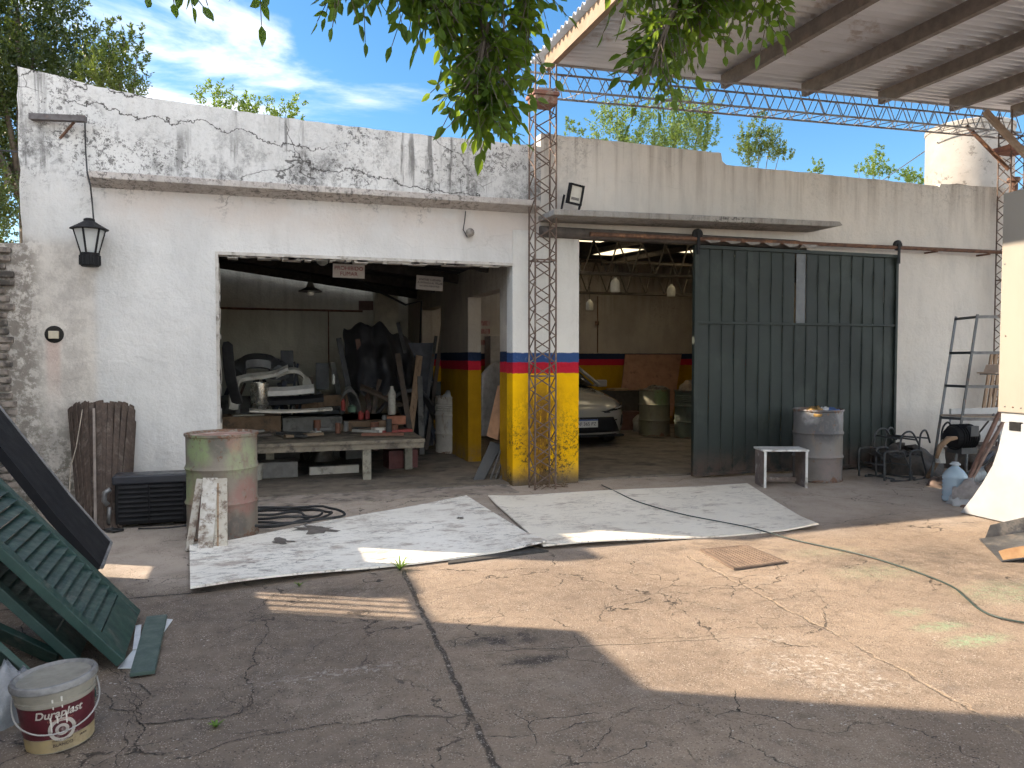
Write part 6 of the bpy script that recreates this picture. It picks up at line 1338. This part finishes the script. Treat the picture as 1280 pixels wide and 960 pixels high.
spray([(1.5, 2.2, 4.5), P(360, -94, 3.3), P(345, -54, 3.3)], .010, 29, 0.064)
spray([(1.5, 2.2, 4.5), P(260, -94, 3.2), P(220, -52, 3.2)], .010, 29, 0.064)
spray([(1.6, 1.5, 4.7), P(860, -114, 3.2), P(858, -39, 3.1), P(842, 11, 3.05), P(830, 51, 3.0), P(826, 84, 3.0)], .018, 54, 0.064)
spray([(1.6, 1.5, 4.7), P(810, -104, 3.3), P(812, -44, 3.2), P(806, -26, 3.2)], .012, 40, 0.060)
spray([P(858, -39, 3.1), P(885, -19, 3.1), P(902, 14, 3.1)], .010, 35, 0.060)
spray([(1.7, .9, 4.75), P(930, -114, 3.1), P(945, -44, 3.0), P(940, -20, 3.0)], .012, 54, 0.064)
spray([P(790, -60, 3.2), P(786, -10, 3.15)], .008, 30, 0.060)
spray([P(858, -39, 3.1), P(872, 8, 3.1), P(880, 30, 3.1)], .008, 34, 0.062)
spray([P(930, -60, 3.05), P(962, -8, 3.0), P(968, 4, 3.0)], .008, 34, 0.064)
spray([P(606, 46, 3.45), P(590, 96, 3.4), P(576, 118, 3.4)], .008, 40, 0.056)
spray([P(858, -54, 3.1), P(895, -42, 3.05), P(925, -16, 3.0), P(934, 6, 3.0)], .010, 32, 0.060)
for i in range(26):      # crown above the frame
    p = Vector((rr.uniform(.2, 3.4), rr.uniform(-1.5, 3.0), rr.uniform(4.4, 6.0)))
    spray([p+Vector((0, 0, .6)), p+Vector((.2, .1, .3)), p], .012, 10, .1)
limbs.build('twigs', m_bark, AT)
mb = MB(); mb.b.free(); mb.b = lv; mb.build('foliage', m_leafA, AT, recalc=False)
sd_ = bmesh.new()  # hanging bunches of ash seed keys
for c0, n, wd in ((P(842, 78, 3.02), 120, .085), (P(612, 92, 3.42), 70, .07)):
    for i in range(n):
        p = c0+Vector((rr.gauss(0, wd*.45), rr.gauss(0, wd*.5), rr.gauss(.03, .05))); simpleleaf(sd_, p, Vector((rr.uniform(-.25, .25), rr.uniform(-.25, .25), -1)).normalized(), rdir(rr), rr.uniform(.03, .05), .008)
mb = MB(); mb.b.free(); mb.b = sd_; mb.build('seed_keys', leafmat('seed key green', (.075, .105, .03), (.05, .075, .022), .35, 8), AT, recalc=False)
# --- trees beyond the roofs
def far_tree(name, label, base, H_, blobs, n, leaf, mat, seed, group='trees beyond the workshop roofs', trunk=.12, twig=True):
    rr = random.Random(seed); t = T(name, label, 'tree', base, 0, group)
    base = Vector(base)
    b = MB(); top = base+Vector((rr.uniform(-.3, .3), 0, H_*.8)); b.tube([base, base.lerp(top, .4)+Vector((rr.uniform(-.2, .2), 0, 0)), top], [trunk, trunk*.7, trunk*.25], 7)
    cv = bmesh.new(); tot = sum(r0*r1*r2 for _, (r0, r1, r2) in blobs)
    for c, (ra, rb_, rc) in blobs:
        c = Vector(c); k = int(n*ra*rb_*rc/tot)
        if twig: b.tube([base.lerp(top, .55), (base.lerp(top, .7)+c)/2, c], [trunk*.35, trunk*.2, trunk*.06], 5)
        ncl = max(8, k//26); 
        for j in range(ncl):
            v = rdir(rr)*(rr.random()**.45); cc = c+Vector((v.x*ra, v.y*rb_, v.z*rc)); cs = min(ra, rc)*rr.uniform(.12, .32)
            dirn = Vector((v.x*.6, v.y*.6, .35+.5*rr.random())).normalized()
            for i in range(26):
                q = cc+dirn*rr.uniform(-cs, cs*1.2)+rdir(rr)*cs*.5*rr.random()
                simpleleaf(cv, q, (rdir(rr)+dirn*.7).normalized(), rdir(rr), leaf*rr.uniform(.7, 1.3), leaf*.42)
    b.build('trunk', m_bark, t, smooth=True)
    mb = MB(); mb.b.free(); mb.b = cv; mb.build('crown', mat, t, recalc=False)
    return t
def at(px, py, Y): return P(px, py, Y)
Yt = 17.5
far_tree('dark_tree', 'tall dense dark tree filling the top left corner behind the wall', (P(40, 300, Yt).x, Yt, 0), 10, [(at(-20, 60, Yt), (1.6, 1.6, 1.7)), (at(45, 40, Yt), (1.1, 1.3, 1.3)), (at(85, 75, Yt), (.85, 1.1, .9)), (at(50, 110, Yt), (1.1, 1.2, .8)), (at(-40, 180, Yt), (1.5, 1.5, 1.6)), (at(-5, 255, Yt-1), (.9, 1.2, 1.0)), (at(20, -30, Yt), (1.3, 1.3, 1.0)), (at(-90, 90, Yt), (1.5, 1.5, 2.5)), (at(118, 95, Yt), (.5, .7, .5)), (at(20, 100, Yt+1), (1.6, .8, 1.6)), (at(-10, 200, Yt+1), (1.0, .8, 1.8))], 56000, 0.093, m_leafD, 3, trunk=.24)
far_tree('leafy_tree', 'upright leafy tree peeping over the high left parapet', (P(150, 300, 15.5).x, 15.5, 0), 6.5, [(at(150, 95, 15.5), (.50, .6, .75)), (at(172, 70, 15.5), (.22, .3, .6)), (at(128, 90, 15.5), (.40, .5, .7)), (at(155, 45, 15.5), (.14, .2, .35)), (at(136, 40, 15.5), (.12, .2, .3)), (at(168, 108, 15.5), (.3, .3, .3))], 6800, 0.065, m_leafO, 4)
far_tree('pale_tree', 'pale yellow green treetop behind the middle of the left parapet', (P(310, 300, 21).x, 21, 0), 8, [(at(268, 124, 21), (.45, .6, .45)), (at(320, 142, 21), (.75, .6, .40)), (at(358, 140, 21), (.55, .6, .40)), (at(295, 138, 21), (.5, .5, .4))], 3000, 0.087, m_leafL, 5)
far_tree('willow_tree', 'broad willow like tree behind the higher garage parapet', (P(830, 300, 20).x, 20, 0), 8, [(at(775, 165, 20), (.9, .8, .9)), (at(845, 162, 20), (1.1, .9, 1.1)), (at(880, 140, 20), (.45, .6, 1.1)), (at(760, 142, 20), (.35, .5, .5)), (at(870, 175, 20), (.7, .6, .6)), (at(815, 180, 20), (.9, .7, .5))], 10400, 0.093, m_leafG, 6)
far_tree('sapling', 'thin sapling top right of the lattice tower above the parapet', (P(712, 300, 20).x, 20, 0), 7, [(at(712, 156, 20), (.22, .3, .35)), (at(722, 165, 20), (.2, .3, .3))], 520, 0.074, m_leafG, 7, trunk=.05)
far_tree('poplar_tree', 'slim bluish green tree right of the parapet step', (P(945, 300, 23).x, 23, 0), 9, [(at(935, 182, 23), (.5, .5, .9)), (at(962, 180, 23), (.55, .5, .7)), (at(950, 160, 23), (.3, .4, .6)), (at(975, 190, 23), (.5, .4, .4))], 5200, 0.087, m_leafO, 8)
far_tree('slim_tree', 'small slender treetop left of the pale gap in the girder', (P(1022, 300, 25).x, 25, 0), 9, [(at(1022, 206, 25), (.22, .3, .35)), (at(1018, 214, 25), (.3, .3, .2))], 720, 0.081, m_leafG, 9, trunk=.06)
far_tree('young_tree', 'loose young tree midway between the parapet step and the tank', (P(1095, 300, 25).x, 25, 0), 9, [(at(1092, 208, 25), (.45, .5, .55)), (at(1100, 192, 25), (.2, .3, .45)), (at(1072, 210, 25), (.25, .3, .25)), (at(1112, 214, 25), (.4, .4, .25))], 2600, 0.081, m_leafL, 10, trunk=.08)
far_tree('bushy_tree', 'low bushy treetop just left of the water tank', (P(1140, 300, 25).x, 25, 0), 9, [(at(1132, 220, 25), (.35, .4, .35)), (at(1150, 222, 25), (.45, .4, .3))], 1800, 0.081, m_leafL, 12, trunk=.08)
